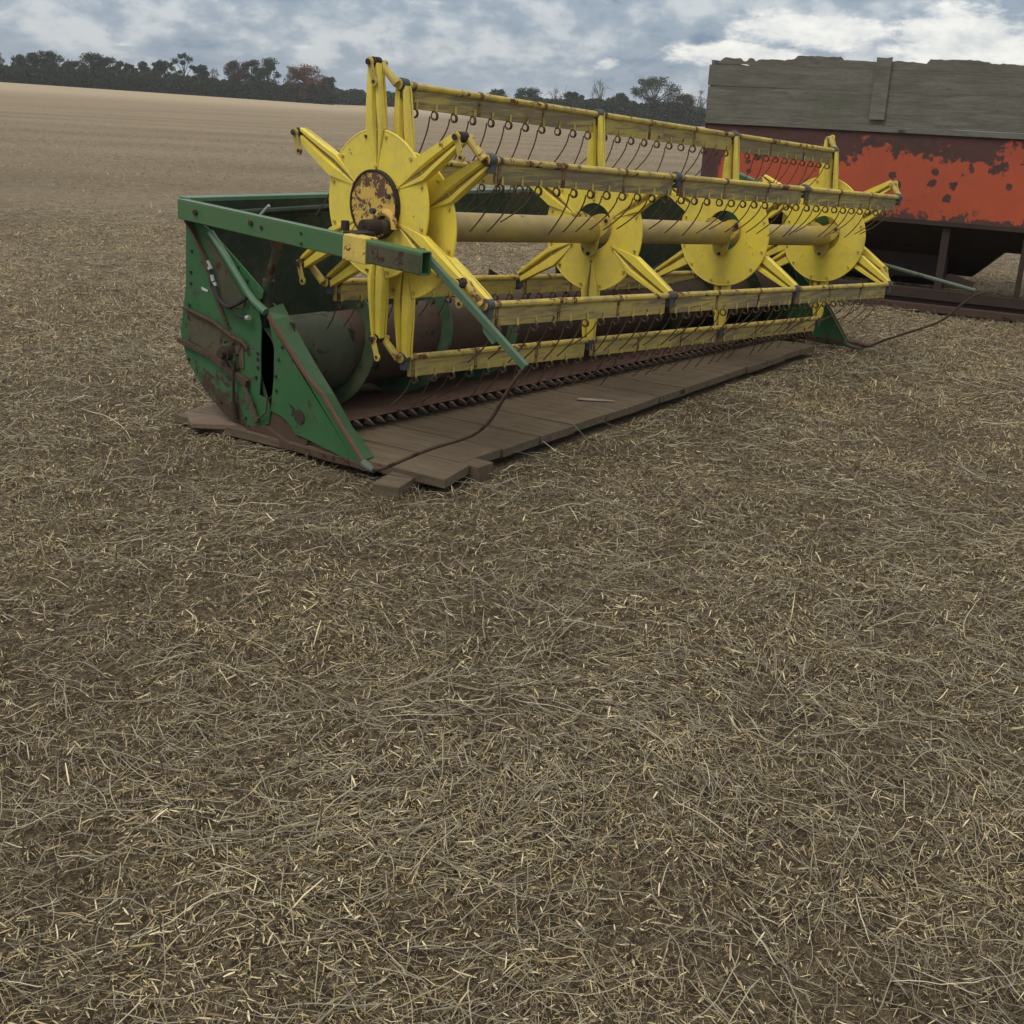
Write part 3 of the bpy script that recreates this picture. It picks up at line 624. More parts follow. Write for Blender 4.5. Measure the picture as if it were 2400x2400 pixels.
def guard_mb():
    g = MB(); n = 6
    g.add([(-.013, 0, -.016), (.013, 0, -.016), (.009, 0, .012), (-.009, 0, .012), (-.014, -.030, -.015), (.014, -.030, -.015), (.011, -.030, .010), (-.011, -.030, .010), (0, -.088, -.012), (0, -.088, -.008)],
          [(3, 2, 1, 0), (0, 1, 5, 4), (1, 2, 6, 5), (2, 3, 7, 6), (3, 0, 4, 7), (4, 5, 8), (5, 6, 9, 8), (6, 7, 9), (7, 4, 8, 9)])
    g.mi = [1, 1, 1, 0, 1, 1, 1, 0, 1]; g.cur = 1  # only top faces stay light; shade between the teeth is painted on the rest
    g.add([(-.030, .03, -.0165), (.030, .03, -.0165), (.004, -.015, -.0165), (-.030, .03, -.0135), (.030, .03, -.0135), (.004, -.015, -.0135)], [(2, 1, 0), (3, 4, 5), (0, 1, 4, 3), (1, 2, 5, 4), (2, 0, 3, 5)])
    return g
gs = guard_mb().build('knife_guard', [GUARD, DARK], cut, smooth=0, origin=(0, 0, 0))
first = True; xg = XL + .13
while xg < XR - .08:
    if first: gs.location = Vector((xg, .412, .116)) - ORG[cut.name]; first = False
    else: copy_part(gs, cut, (xg, .412 + random.uniform(-.003, .003), .116 + random.uniform(-.003, .003)), (random.uniform(-.03, .05), 0, random.uniform(-.03, .03)))
    xg += .0762

# auger
mb = MB(); ay, azr, dr, fr = .76, .40, .20, .285
mb.tube([(XL + .02, ay, azr), (XR - .02, ay, azr)], dr, 32); aug = mb.build('auger', DRUM, H)
def flight(x0, x1, pitch, hand):
    f = MB(); n = int(abs(x1 - x0) / pitch * 28); vs = []; fs = []
    for i in range(n + 1):
        x = x0 + (x1 - x0) * i / n; t = hand * (x - x0) / pitch * 2 * math.pi + 2.6
        for rr, dx in ((dr - .005, 0), (fr, .0)):
            for s_ in (-.004, .004): vs.append((x + s_, ay + rr * math.cos(t), azr + rr * math.sin(t)))
    for i in range(n):
        a = i * 4; b_ = a + 4
        fs += [(a, b_, b_ + 2, a + 2), (a + 1, a + 3, b_ + 3, b_ + 1), (a + 2, b_ + 2, b_ + 3, a + 3)]
    f.add(vs, fs); return f
flight(XL + .05, 1.45, .56, -1).build('flighting', FLGT, aug); flight(3.0, XR - .05, .56, 1).build('flighting', GRND, aug)  # right-hand flighting takes the green with interior shade painted in
for i in range(12):
    mb = MB(); t = i * 2.1; xf = 1.55 + i * .12; mb.tube([(xf, ay + dr * math.cos(t), azr + dr * math.sin(t)), (xf, ay + (fr + .02) * math.cos(t), azr + (fr + .02) * math.sin(t))], .009, 6); mb.build('feed_finger', DARK, aug)
mb = MB(); mb.tube([(XL + .02, ay, azr), (XL + .50, ay, azr)], dr + .006, 32); mb.build('green_sleeve', SLEEVE, aug)

# ---- reel
tb = MB(); a = RC + AX * .03; b_ = RC + AX * (BAY * 3)
tb.tube([a, b_], .069, 28); tube = tb.build('reel_tube', YELT, H)
for x0 in (XL - .05, XR + .02):
    mb = MB(); c = star_c(0) if x0 < 1 else star_c(3)
    xx = -.235 if x0 < 1 else c.x
    x2 = c.x if x0 < 1 else XR + .02
    mb.tube([(xx, c.y, c.z), (x2, c.y + (0 if x0 < 1 else .0), c.z)], .031, 14); mb.build('shaft_stub', GRIME, H)
    mb = MB(); e = xx if x0 < 1 else x2
    mb.tube([(e - .012, c.y, c.z), (e + .075, c.y, c.z)], .036, 14); mb.build('stub_cap', DARK, H)

def spoke_mb(c, k, r0, r1, w0, w1, front=-1):
    """pressed channel arm: two flat flanges with a valley, both faces"""
    th = PH + k * math.pi / 3; u = Vector((0, math.cos(th), math.sin(th))); s = Vector((0, -math.sin(th), math.cos(th)))
    g = MB()
    st = [(r0 - .055, .004, .001, .4), (r0 + .03, .028, .004, .45), (.325, w0, .016, .44), (.42, w0 * .84, .020, .42), (r1 - .03, w1, .018, .42), (r1 - .004, w1 * .9, .014, .42)]
    for sd in (-1, 1):
        vs = []
        for r, w, d, gw in st:
            # rolled lip, flange, deep groove a little off centre, flange, lip
            for o_, dd in ((-w, .25), (-w * .93, 1), (-w * .10, 1), (w * .04, .05), (w * gw, .05), (w * (gw + .12), 1), (w * .93, 1), (w, .25)):
                vs.append(Vector(c) + u * r + s * o_ + Vector((sd * (.0045 + d * dd), 0, 0)))
        fs = []
        for i in range(len(st) - 1):
            for j in range(7): q_ = (i * 8 + j, i * 8 + j + 1, i * 8 + 9 + j, i * 8 + 8 + j); fs.append(q_ if sd > 0 else q_[::-1])
        n = len(st) * 8; e = [n - 8 + j for j in range(8)]; fs.append(tuple(e) if sd > 0 else tuple(e[::-1]))
        n0 = len(g.mi); g.add(vs, fs)
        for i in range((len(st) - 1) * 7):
            if i % 7 == 3: g.mi[n0 + i] = 1      # groove floor takes the darker yellow
    # web between the faces, so the arm has closed edges
    for sgn2 in (-1, 1):
        pa = Vector(c) + u * .325 + s * (sgn2 * w0 * .985); pb = Vector(c) + u * (r1 - .005) + s * (sgn2 * w1 * .8)
        g.bar(pa, pb, .016, .003, up=s)
    return g
def star(c, kind):
    hub = Vector(c)
    if kind == 'front': c = c - Vector((.034, 0, 0))      # here the plate is bolted on in front of the arms
    mb = MB(); dr_ = .322
    if kind == 'outer': mb.ring(c, .06, dr_, -.004, .004, 56)
    elif kind == 'inner': mb.ring(c, .05, dr_, -.004, .004, 56)
    else: mb.ring(c, .125, dr_, -.004, .004, 56, 0, .02)
    # rolled rim
    rimp = [(c.x, c.y + dr_ * math.cos(t * math.pi / 28), c.z + dr_ * math.sin(t * math.pi / 28)) for t in range(57)]
    mb.tube(rimp, .006, 6, cap=False)
    if kind == 'front':
        for k in range(3):
            t = 1.1 + k * 2.09; 
            for rr in (.205, .222): mb.tube([(c.x - .004, c.y + rr * math.cos(t + rr), c.z + rr * math.sin(t + rr)), (c.x - .008, c.y + rr * math.cos(t + rr), c.z + rr * math.sin(t + rr))], .005, 6)
    o = mb.build('reel_star', YEL, H)
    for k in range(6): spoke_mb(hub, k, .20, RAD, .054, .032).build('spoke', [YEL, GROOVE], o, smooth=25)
    mb = MB()
    for k in range(6):
        th = PH + k * math.pi / 3
        for dth, rr in ((.22, .300), (-.22, .300), (0, .165)):
            if kind == 'front' and dth == 0: continue
            y, z = c.y + rr * math.cos(th + dth), c.z + rr * math.sin(th + dth)
            mb = MB(); mb.tube([(c.x - .004, y, z), (c.x - .014, y, z)], .008, 6); mb.build('bolt', YELB, o)
    return o
star(star_c(0), 'inner')
so_ = star(star_c(0) + OUT, 'outer')
mb = MB(); cc = star_c(0) + OUT; mb.ring(cc, .001, .147, -.026, -.006, 48); mb.build('hub_cover', CHIP, so_, bevel=.004)
mb = MB(); mb.ring(cc, .145, .153, -.030, -.004, 48); mb.build('cover_rim', DARK, so_)
mb = MB(); c0 = star_c(0); 
for t in range(14):
    a0 = -.3 + t * .27
mb.tube([(cc.x - .034, c0.y + .062 * math.cos(-.4 + i * .28), c0.z + .062 * math.sin(-.4 + i * .28)) for i in range(14)], .017, 8); mb.build('shaft_collar', CHIP, so_)
mb = MB(); mb.tube([(cc.x - .026, cc.y - .01, cc.z - .025), (cc.x - .05, cc.y - .01, cc.z - .025)], .013, 6); mb.build('cover_bolt', BUSH, so_); mb = MB(); mb.tube([(cc.x - .026, cc.y - .105, cc.z + .045), (cc.x - .045, cc.y - .105, cc.z + .045)], .011, 6); mb.build('cover_bolt', BUSH, so_)
for i in (1, 2, 3):
    c = star_c(i); o = star(c, 'mid' if i == 1 else 'front'); c = c if i == 1 else c - Vector((.034, 0, 0))
    # rounded three-lobed hub plate welded to the tube
    mb = MB(); pts = []
    for k in range(48):
        t = 2 * math.pi * k / 48; r = .108 + .034 * math.cos(3 * (t - math.pi * 1.5)); pts.append((c.y + r * math.cos(t), c.z + r * math.sin(t)))
    mb.prism(pts, c.x - .030, c.x - .022); hp = mb.build('hub_plate', YELB, o, smooth=30)
    for k in range(3):
        t = math.pi * 1.5 + k * 2.094; y, z = c.y + .123 * math.cos(t), c.z + .123 * math.sin(t); mb = MB(); mb.tube([(c.x - .040, y, z), (c.x - .02, y, z)], .010, 8); mb.build('hub_bolt', DARK, o)
fo = star(star_c(3) + Vector((.084, OUT.y, OUT.z)), 'outer')

# ---- tine meshes: a coil, a clip and a curved wire (origin at the coil)
def tine_mb(lean, drop, seed, wire=True):
    g = MB(); rr = random.Random(seed); sgx = rr.uniform(-1, 1)
    pts = []
    for i in range(22):
        t = i / 21 * 2 * math.pi * 1.7; pts.append((-.008 + .016 * i / 21, .0185 * math.cos(t + 1.2), .0185 * math.sin(t + 1.2)))
    g.tube(pts, .0036, 6)
    g.cur = 1; g.box((0, -.0115, .032), (.013, .003, .034)); g.cur = 0
    if wire:
        w = []
        for i in range(9):
            t = i / 8; w.append((-.008 + rr.uniform(-.0006, .0006) + .010 * t * sgx, .02 + lean * (t ** 1.45), -.004 - drop * (t ** .93)))
        g.tube(w, .0036, 5)
    return g
TW = paint('rusty_wire', (.070, .042, .026), (.11, .075, .035), (.05, .03, .02), .6, 20, .7)
TW2 = paint('old_yellow_wire', (.14, .095, .035), (.19, .14, .04), (.07, .04, .025), .52, 22, .7)
proto = []
specs = [(.085, .185), (.12, .18), (.14, .18), (.07, .19), (.155, .16), (.11, .15), (.13, .19), (.18, .16)]
bars = {}
bar_len0 = -.02; bar_len1 = 3 * BAY + .05
far_tines = MB()
tsrc = {}
def bar_pt(k, s_): return tip(0, k) + AX * s_
ang_x = math.atan2(-AX.z, AX.x); rotb = (0, math.atan2(-AX.z, AX.x), math.atan2(AX.y, AX.x))
for k in range(6):
    mb = MB(); mb.tube([bar_pt(k, bar_len0), bar_pt(k, bar_len1)], .0155, 10); bar = mb.build('reel_bar', YELB, H)
    for bay in range(3):
        s0 = bay * BAY + .035; s1 = (bay + 1) * BAY - .035
        a = bar_pt(k, s0) + Vector((0, .006, -.0535)); b_ = bar_pt(k, s1) + Vector((0, .006, -.0535))
        mb = MB(); mb.bar(a, b_, .016, .080); mb.build('bat', SLATR if (k == 1 and bay == 2) else SLATW if (k == 2 or (k, bay) in ((1, 0), (3, 1), (3, 2))) else SLAT, bar, smooth=0, bevel=.002)
        for j in range(3):
            s_ = s0 + (s1 - s0) * ((0.008, .33, .68)[j]); q_ = bar_pt(k, s_ + .012)
            if 'strap' not in tsrc:
                g = MB(); g.box((0, -.0045, -.046), (.020, .003, .088)); g.box((0, .0175, -.046), (.020, .003, .088)); g.tube([(-.011, 0, 0), (.011, 0, 0)], .0185, 10)
                o = g.build('strap', STRAP, bar, origin=(0, 0, 0)); o.location = q_ - ORG[bar.name]; tsrc['strap'] = o
            else: copy_part(tsrc['strap'], bar, q_, rotb)
    for i in range(4):
        q_ = bar_pt(k, i * BAY + (.0 if i else -.004))
        if 'bush' not in tsrc:
            g = MB(); g.tube([(-.020, 0, 0), (-.018, 0, 0), (.018, 0, 0), (.020, 0, 0)], [.024, .028, .028, .024], 14); g.box((0, -.006, -.03), (.028, .03, .05))
            o = g.build('bushing', BUSH, bar, origin=(0, 0, 0)); o.location = q_ - ORG[bar.name]; tsrc['bush'] = o
        else: copy_part(tsrc['bush'], bar, q_, rotb)
    # tines
    n = 0
    for bay in range(3):
        for j in range(11):
            s_ = bay * BAY + .075 + j * (BAY - .15) / 10; q_ = bar_pt(k, s_) + Vector((0, .006, -.112))
            rr = random.random(); hi = k in (1,)
            vi = random.choice([0, 3, 1, 5, 0] if hi else [1, 2, 4, 6, 2, 7])
            wire = rr > .09
            rot = (random.gauss(0, .05), random.gauss(0, .04), random.gauss(0, .07))
            if k in (1, 2, 3, 4) and n < 25:
                key = (vi, wire)
                if key not in tsrc:
                    o = tine_mb(*specs[vi], vi, wire).build('tine', [TW, YELB], bar, origin=(0, 0, 0)); o.location = q_ - ORG[bar.name]; o.rotation_euler = rot; tsrc[key] = o
                else: copy_part(tsrc[key], bar, q_, rot)
            else:
                g = tine_mb(*specs[vi], vi, wire); M3 = Matrix.Rotation(rot[2], 3, 'Z') @ Matrix.Rotation(rot[0], 3, 'X')
                far_tines.cur = 0; o_ = len(far_tines.v); far_tines.v += [tuple(M3 @ Vector(v) + q_) for v in g.v]; far_tines.f += [tuple(i_ + o_ for i_ in f) for f in g.f]; far_tines.mi += g.mi
            n += 1
    bars[k] = bar
    # eccentric cranks at both ends
    for end, i in ((-1, 0), (1, 3)):
        base = tip(i, k) + AX * (end * .03); out = Vector((end * .084, OUT.y, OUT.z)); tp = tip(i, k) + out
        mb = MB()
        mb.tube([base, base + Vector((end * .004, 0, 0))], .024, 12)
        mb.tube([base + Vector((end * .012, 0, 0)), base + Vector((end * .03, out.y * .92, out.z * .92))], [.019, .016], 10)
        mb.tube([base + Vector((end * .0, out.y * .95, out.z * .95)), tp + Vector((end * .045, 0, 0))], .013, 10)
        mb.build('crank', YELB, bar)
        # flat link hung on the pin, eye at its lower end
        d = Vector((0, -.35, -1)).normalized() * .085; p0 = tp + Vector((end * .036, 0, 0)); p1 = p0 + d
        mb = MB(); mb.bar(p0, p1, .006, .03, up=(0, 1, 0)); 
        for pp in (p0, p1): mb.tube([pp - Vector((.004, 0, 0)), pp + Vector((.004, 0, 0))], .0195, 12)
        mb.build('link', YEL if end > 0 else YELB, bar)
        mb = MB(); mb.tube([p0 - Vector((.016, 0, 0)), p0 + Vector((.016, 0, 0))], .013, 8)
        if end < 0: mb.tube([p0 + Vector((.012, 0, 0)), p0 + Vector((.055, 0, 0))], .022, 10)
        mb.build('pin', DARK, bar)
        mb = MB(); mb.tube([p1 - Vector((.007, 0, 0)), p1 + Vector((.007, 0, 0))], .008, 8); mb.build('pin', DARK, bar)
ft = far_tines.build('tines', [TW, YELB], H, origin=(2.2, 0, 1)); ft['kind'] = 'stuff'

# ------------------------------------------------------------------ timber deck under the header
DA = R_(6); U = Vector((math.cos(DA), math.sin(DA), 0)); V = Vector((-math.sin(DA), math.cos(DA), 0)); DO = Vector((0, -.36, 0))
def deck(u, v, z): return DO + U * u + V * v + Vector((0, 0, z))
edges = [-.22, .055, .375, .70, 1.02, 1.35, 1.66, 1.97, 2.28, 2.58, 2.88, 3.19, 3.50, 3.80, 4.10, 4.36]
ords = ['second', 'third', 'fourth', 'fifth', 'sixth', 'seventh', 'eighth', 'ninth', 'tenth', 'eleventh', 'twelfth', 'thirteenth', 'fourteenth']
for i in range(len(edges) - 1):
    u0, u1 = edges[i] + .002, edges[i + 1] - random.uniform(.005, .011); w = u1 - u0
    v0 = random.uniform(-.012, .008); 
    if i == 0: v0 = -.085
    c = deck((u0 + u1) / 2, 0, 0); Lb = 1.70 + random.uniform(-.03, .03)
    mb = MB(); nseg = 6; vs = []
    zt0, zt1 = .081 + random.uniform(-.0015, .0015), .052; th = .044
    sk = .03 if i == 0 else random.uniform(-.004, .004)
    bow = random.uniform(0, .0015)
    for a in range(nseg + 1):
        t = a / nseg; vv = v0 + (Lb - v0) * t; zt = zt0 + (zt1 - zt0) * t + bow * math.sin(t * 3.1)
        for s_, zz in ((-1, 0), (1, 0), (1, -th), (-1, -th)):
            sh = sk * s_ if a == 0 else 0
            vs.append(Vector((s_ * w / 2, vv + sh, zt + zz)))
    fs = [(3, 2, 1, 0), tuple(nseg * 4 + j for j in range(4))]
    for a in range(nseg):
        for j in range(4): fs.append((a * 4 + j, a * 4 + (j + 1) % 4, a * 4 + 4 + (j + 1) % 4, a * 4 + 4 + j))
    mb.add(vs, fs); o = mb.build('plank', WOODB, None, smooth=0, bevel=.003, origin=(0, 0, 0)); o.location = c; o.rotation_euler = (0, 0, DA)
    lab = ('dusty plank at the near end of the deck, poking out furthest forward' if i == 0 else 'wide dusty plank at the far end of the deck by the far divider' if i == len(edges) - 2 else 'dusty brown deck plank under the header, %s from the near end' % ords[i - 1])
    tag(o, lab, 'plank', 'planks of the deck under the header')
# bearers below
def timber(name, a, b_, w, h, mat, label, cat, group=None):
    a = Vector(a); b_ = Vector(b_); L = (b_ - a).length; mb = MB(); mb.box((0, 0, 0), (L, w, h))
    o = mb.build(name, mat, None, smooth=0, bevel=.004, origin=(0, 0, 0)); o.location = (a + b_) / 2
    d = b_ - a; o.rotation_euler = (0, -math.atan2(d.z, math.hypot(d.x, d.y)), math.atan2(d.y, d.x)); tag(o, label, cat, group); return o
timber('bearer', deck(.17, .085, .016), deck(4.3, .085, .016), .075, .052, DARKW, 'long squared timber running under the front ends of the planks', 'timber')
timber('bearer', deck(-.2, 1.45, .0), deck(4.3, 1.45, .0), .09, .03, WOODB, 'long timber under the rear ends of the planks, behind the auger', 'timber')
timber('offcut', deck(.045, -.048, .034), deck(.165, -.048, .034), .11, .085, WOODB, 'short squared offcut wedged at the front between first and second plank', 'timber offcut')
timber('block', (-.05, -.195, .020), (-.40, -.325, .014), .13, .075, WOODB, 'short wooden block on the ground under the nearest plank corner', 'wooden block')
mb = MB(); mb.prism([(-.47, 1.02), (-.26, .80), (-.10, 1.00), (-.06, 1.42), (-.19, 1.36), (-.32, 1.30)], .008, .034, ax=2)
o = mb.build('plank', WOODL, None, smooth=0, bevel=.003); o.rotation_euler = (R_(-2), R_(3), 0); o.location.z += .022
tag(o, 'pale broken plank end jutting out behind the green side sheet', 'plank')
mb = MB(); mb.prism([(-.1, -.02), (.02, -.028), (.12, -.012), (.10, .006), (-.02, .02), (-.09, .012)], 0, .004, ax=2)
o = mb.build('splinter', simple_mat('pale_split_wood', (.34, .29, .21)), None, smooth=0, origin=(0, 0, 0)); o.location = (1.55, .02, .0835); o.rotation_euler = (0, 0, R_(-52)); tag(o, 'thin pale wood splinter lying on the deck planks', 'splinter')

# ------------------------------------------------------------------ grain cart
CB = Vector((7.102, 1.44, 0)); CA = -1.338644
K = empty('grain_cart', (CB.x, CB.y, 0), org=(0, 0, 0), rz=CA)
tag(K, 'rusty grain cart with flaking orange paint and grey wooden side boards', 'grain cart')
S0, S1, DEP = -1.385, 3.3, 2.2
mb = MB()
mb.span((S0, 0, .81), (S1, .02, 1.60)); mb.span((S0, DEP - .02, .81), (S1, DEP, 1.60)); mb.span((S0, .021, .81), (S0 + .02, DEP - .021, 1.60)); mb.span((S1 - .02, .021, .81), (S1, DEP - .021, 1.60))
body = mb.build('body', ORANGE, K, smooth=0)
mb = MB(); mb.span((S0 - .005, -.022, 1.585), (S1, -.001, 1.635)); mb.build('sill', WOODG, body, smooth=0, bevel=.003)
mb = MB(); mb.span((S0, -.014, .790), (S1, -.001, .835)); mb.build('lower_lip', DARK, body, smooth=0, bevel=.003)
# hopper
def zb(s): return .27 if s < 1.22 else (.27 + (s - 1.22) / .30 * .30 if s < 1.52 else .57)
ss = [S0, -.6, .2, .9, 1.22, 1.32, 1.42, 1.52, 1.9, 2.6, S1]
mb = MB(); vs = []; fs = []
for s in ss:
    z = zb(s); tt = (.81 - z) * 1.55
    vs += [(s, .005, .81), (s, tt, z), (s, DEP - tt, z), (s, DEP - .005, .81)]
for i in range(len(ss) - 1):
    for j in range(3): fs.append((i * 4 + j, i * 4 + 4 + j, i * 4 + 5 + j, i * 4 + 1 + j))
fs += [(0, 1, 2, 3), tuple(len(vs) - 4 + j for j in (3, 2, 1, 0))]
mb.add(vs, fs); mb.build('hopper', DARK, body, smooth=0)
mb = MB(); mb.prism([(1.12, .36), (1.34, .30), (1.33, .235), (1.05, .22), (1.0, .28)], .10, .115, ax=1); mb.build('chute', DARK, K, smooth=0)
mb = MB(); mb.prism([(1.02, .78), (1.02, .25), (-.1, .25), (-.1, .78)], .52, .54, ax=1); mb.prism([(-.2, .74), (-.2, .25), (-1.3, .25), (-1.3, .74)], .62, .64, ax=1); mb.build('inner_panel', DARK, K, smooth=0)
for (s, w, t_, mt) in ((1.03, .07, .03, DARK), (1.725, .045, .03, DARK), (-.1, .06, .03, DARK), (-1.25, .06, .03, DARK), (2.6, .06, .03, DARK), (.6, .07, 2.1, DARK), (-1.25, .06, 2.1, DARK)):
    mb = MB(); mb.span((s - w / 2, t_, .205), (s + w / 2, t_ + .05, .80)); mb.build('leg', mt, K, smooth=0, bevel=.003)
for t_, se in ((0, S1), (2.1, .8)):
    mb = MB(); mb.span((S0, t_, .112), (se, t_ + .10, .206)); mb.span((S0, t_ + .03, .07), (se, t_ + .04, .112)); mb.build('chassis_rail', DARK, K, smooth=0, bevel=.004)
    mb = MB(); mb.span((S0, t_ - .035, .0), (se, t_ + .06, .069)); mb.build('ground_rail', DARKB, K, smooth=0, bevel=.006)
for s in (-1.2, .3):
    mb = MB(); mb.span((s - .04, .101, .125), (s + .04, 2.099, .195)); mb.build('cross_member', DARK, K, smooth=0)
# side boards: two lower boards with straight edges, a rotten top one
rb = random.Random(4)
def board(z0, z1, s0, s1, t0, th, ragged=False):
    n = 150; g = MB(); vs = []; e = 0.0; gap = 0.0
    pts = []
    for i in range(n + 1):
        s = s0 + (s1 - s0) * i / n
        if ragged:
            if rb.random() < .10: e = rb.uniform(-.013, .009)
            e = e * .97 + rb.uniform(-.006, .005)
            zz = z1 + e + .014 * math.sin(s * 2.1 + .4) + (.030 if -.55 < s < -.12 else 0)
            if i < 3: zz -= .02 * (3 - i)
            if -1.06 < s < -1.0 or -.955 < s < -.92: zz = 2.165
        else: zz = z1
        z0_ = z0 + (.011 if ragged and s < -1.02 else 0)
        vs += [(s, t0, z0_), (s, t0, zz), (s, t0 + th, zz - (.004 if ragged else 0)), (s, t0 + th, z0_)]
    fs = [(0, 1, 2, 3), tuple(n * 4 + j for j in (3, 2, 1, 0))]
    for i in range(n):
        for j in range(4): fs.append((i * 4 + j, i * 4 + 4 + j, i * 4 + 4 + (j + 1) % 4, i * 4 + (j + 1) % 4))
    g.add(vs, fs); return g
for t0 in (-.018, DEP - .03):
    board(1.636, 1.928, S0, S1, t0, .034).build('side_board', WOODG, K, smooth=0)
    board(1.938, 2.125, S0 - .005, S1, t0 + (.0 if t0 > 0 else -.004), .034).build('side_board', WOODG, K, smooth=0)
    board(2.1265, 2.205, S0 + .05, S1, t0 + .003, .030, True).build('side_board', WOODG, K, smooth=0)
for s in (S0, S1 - .035):
    mb = MB(); mb.span((s, .02, 1.61), (s + .034, DEP - .035, 1.925)); mb.build('end_board', WOODG, K, smooth=0, bevel=.003)
    mb = MB(); mb.span((s, .02, 1.93), (s + .034, DEP - .035, 2.17)); mb.build('end_board', WOODG, K, smooth=0, bevel=.003)
for s in (.275, 2.1):
    mb = MB(); mb.prism([(s - .07, 1.69), (s + .07, 1.69), (s + .068, 2.235), (s + .02, 2.225), (s - .068, 2.23)], -.050, -.0225, ax=1); mb.build('batten', WOODG, K, smooth=0, bevel=.003)

# ------------------------------------------------------------------ trees along the far edge
def leaf_mat(name, a, b_, c_):
    mt, t, b = new_mat(name); p = wpos(t); n = t.noise(p, .45, 4, .6); rp = t.new('ShaderNodeNewGeometry').outputs['Random Per Island']
    col = t.mix(t.smooth(n, .35, .65), a, b_); col = t.mix(t.math('MULTIPLY', rp, .7), col, c_)
    t.put(b.inputs['Base Color'], col); b.inputs['Roughness'].default_value = .8; b.inputs['Specular IOR Level'].default_value = .15
    return mt
LD = leaf_mat('dark_foliage', (.036, .050, .024), (.052, .058, .028), (.024, .030, .016))
LG = leaf_mat('green_foliage', (.045, .072, .035), (.060, .082, .038), (.028, .045, .022))
LR = leaf_mat('rusty_foliage', (.15, .068, .030), (.20, .085, .034), (.075, .042, .022))
LM = leaf_mat('turning_foliage', (.055, .048, .028), (.085, .058, .032), (.034, .034, .020))
LP = leaf_mat('bare_twigs', (.12, .11, .10), (.15, .135, .12), (.09, .085, .08))
BARK = paint('bark', (.055, .047, .040), (.075, .065, .055), (.03, .025, .02), .6, 3, .9)

def leaves(pts, size, g, flat=1.0):
    """a small irregular quad at every point"""
    n = len(pts); d1 = g.normal(size=(n, 3)); d1 /= np.linalg.norm(d1, axis=1)[:, None]; d2 = np.cross(d1, g.normal(size=(n, 3))); d2 /= np.linalg.norm(d2, axis=1)[:, None]
    s = size * g.uniform(.5, 1.3, (n, 1)); v = np.stack([pts - d1 * s, pts + d2 * s * .7, pts + d1 * s * g.uniform(.6, 1.1, (n, 1)), pts - d2 * s * .75], 1).reshape(-1, 3)
    return v, (np.arange(n) * 4)[:, None] + np.arange(4)[None]
def np_mesh(name, v, f, mat, parent, loc):
    me = bpy.data.meshes.new(name); me.vertices.add(len(v)); me.vertices.foreach_set('co', v.astype(np.float32).ravel())
    me.loops.add(f.size); me.loops.foreach_set('vertex_index', f.astype(np.int32).ravel()); me.polygons.add(len(f)); me.polygons.foreach_set('loop_start', (np.arange(len(f)) * 4).astype(np.int32))
    me.update(calc_edges=True); me.materials.append(mat); o = bpy.data.objects.new(name, me); C.objects.link(o); o.parent = parent; o.location = loc; return o
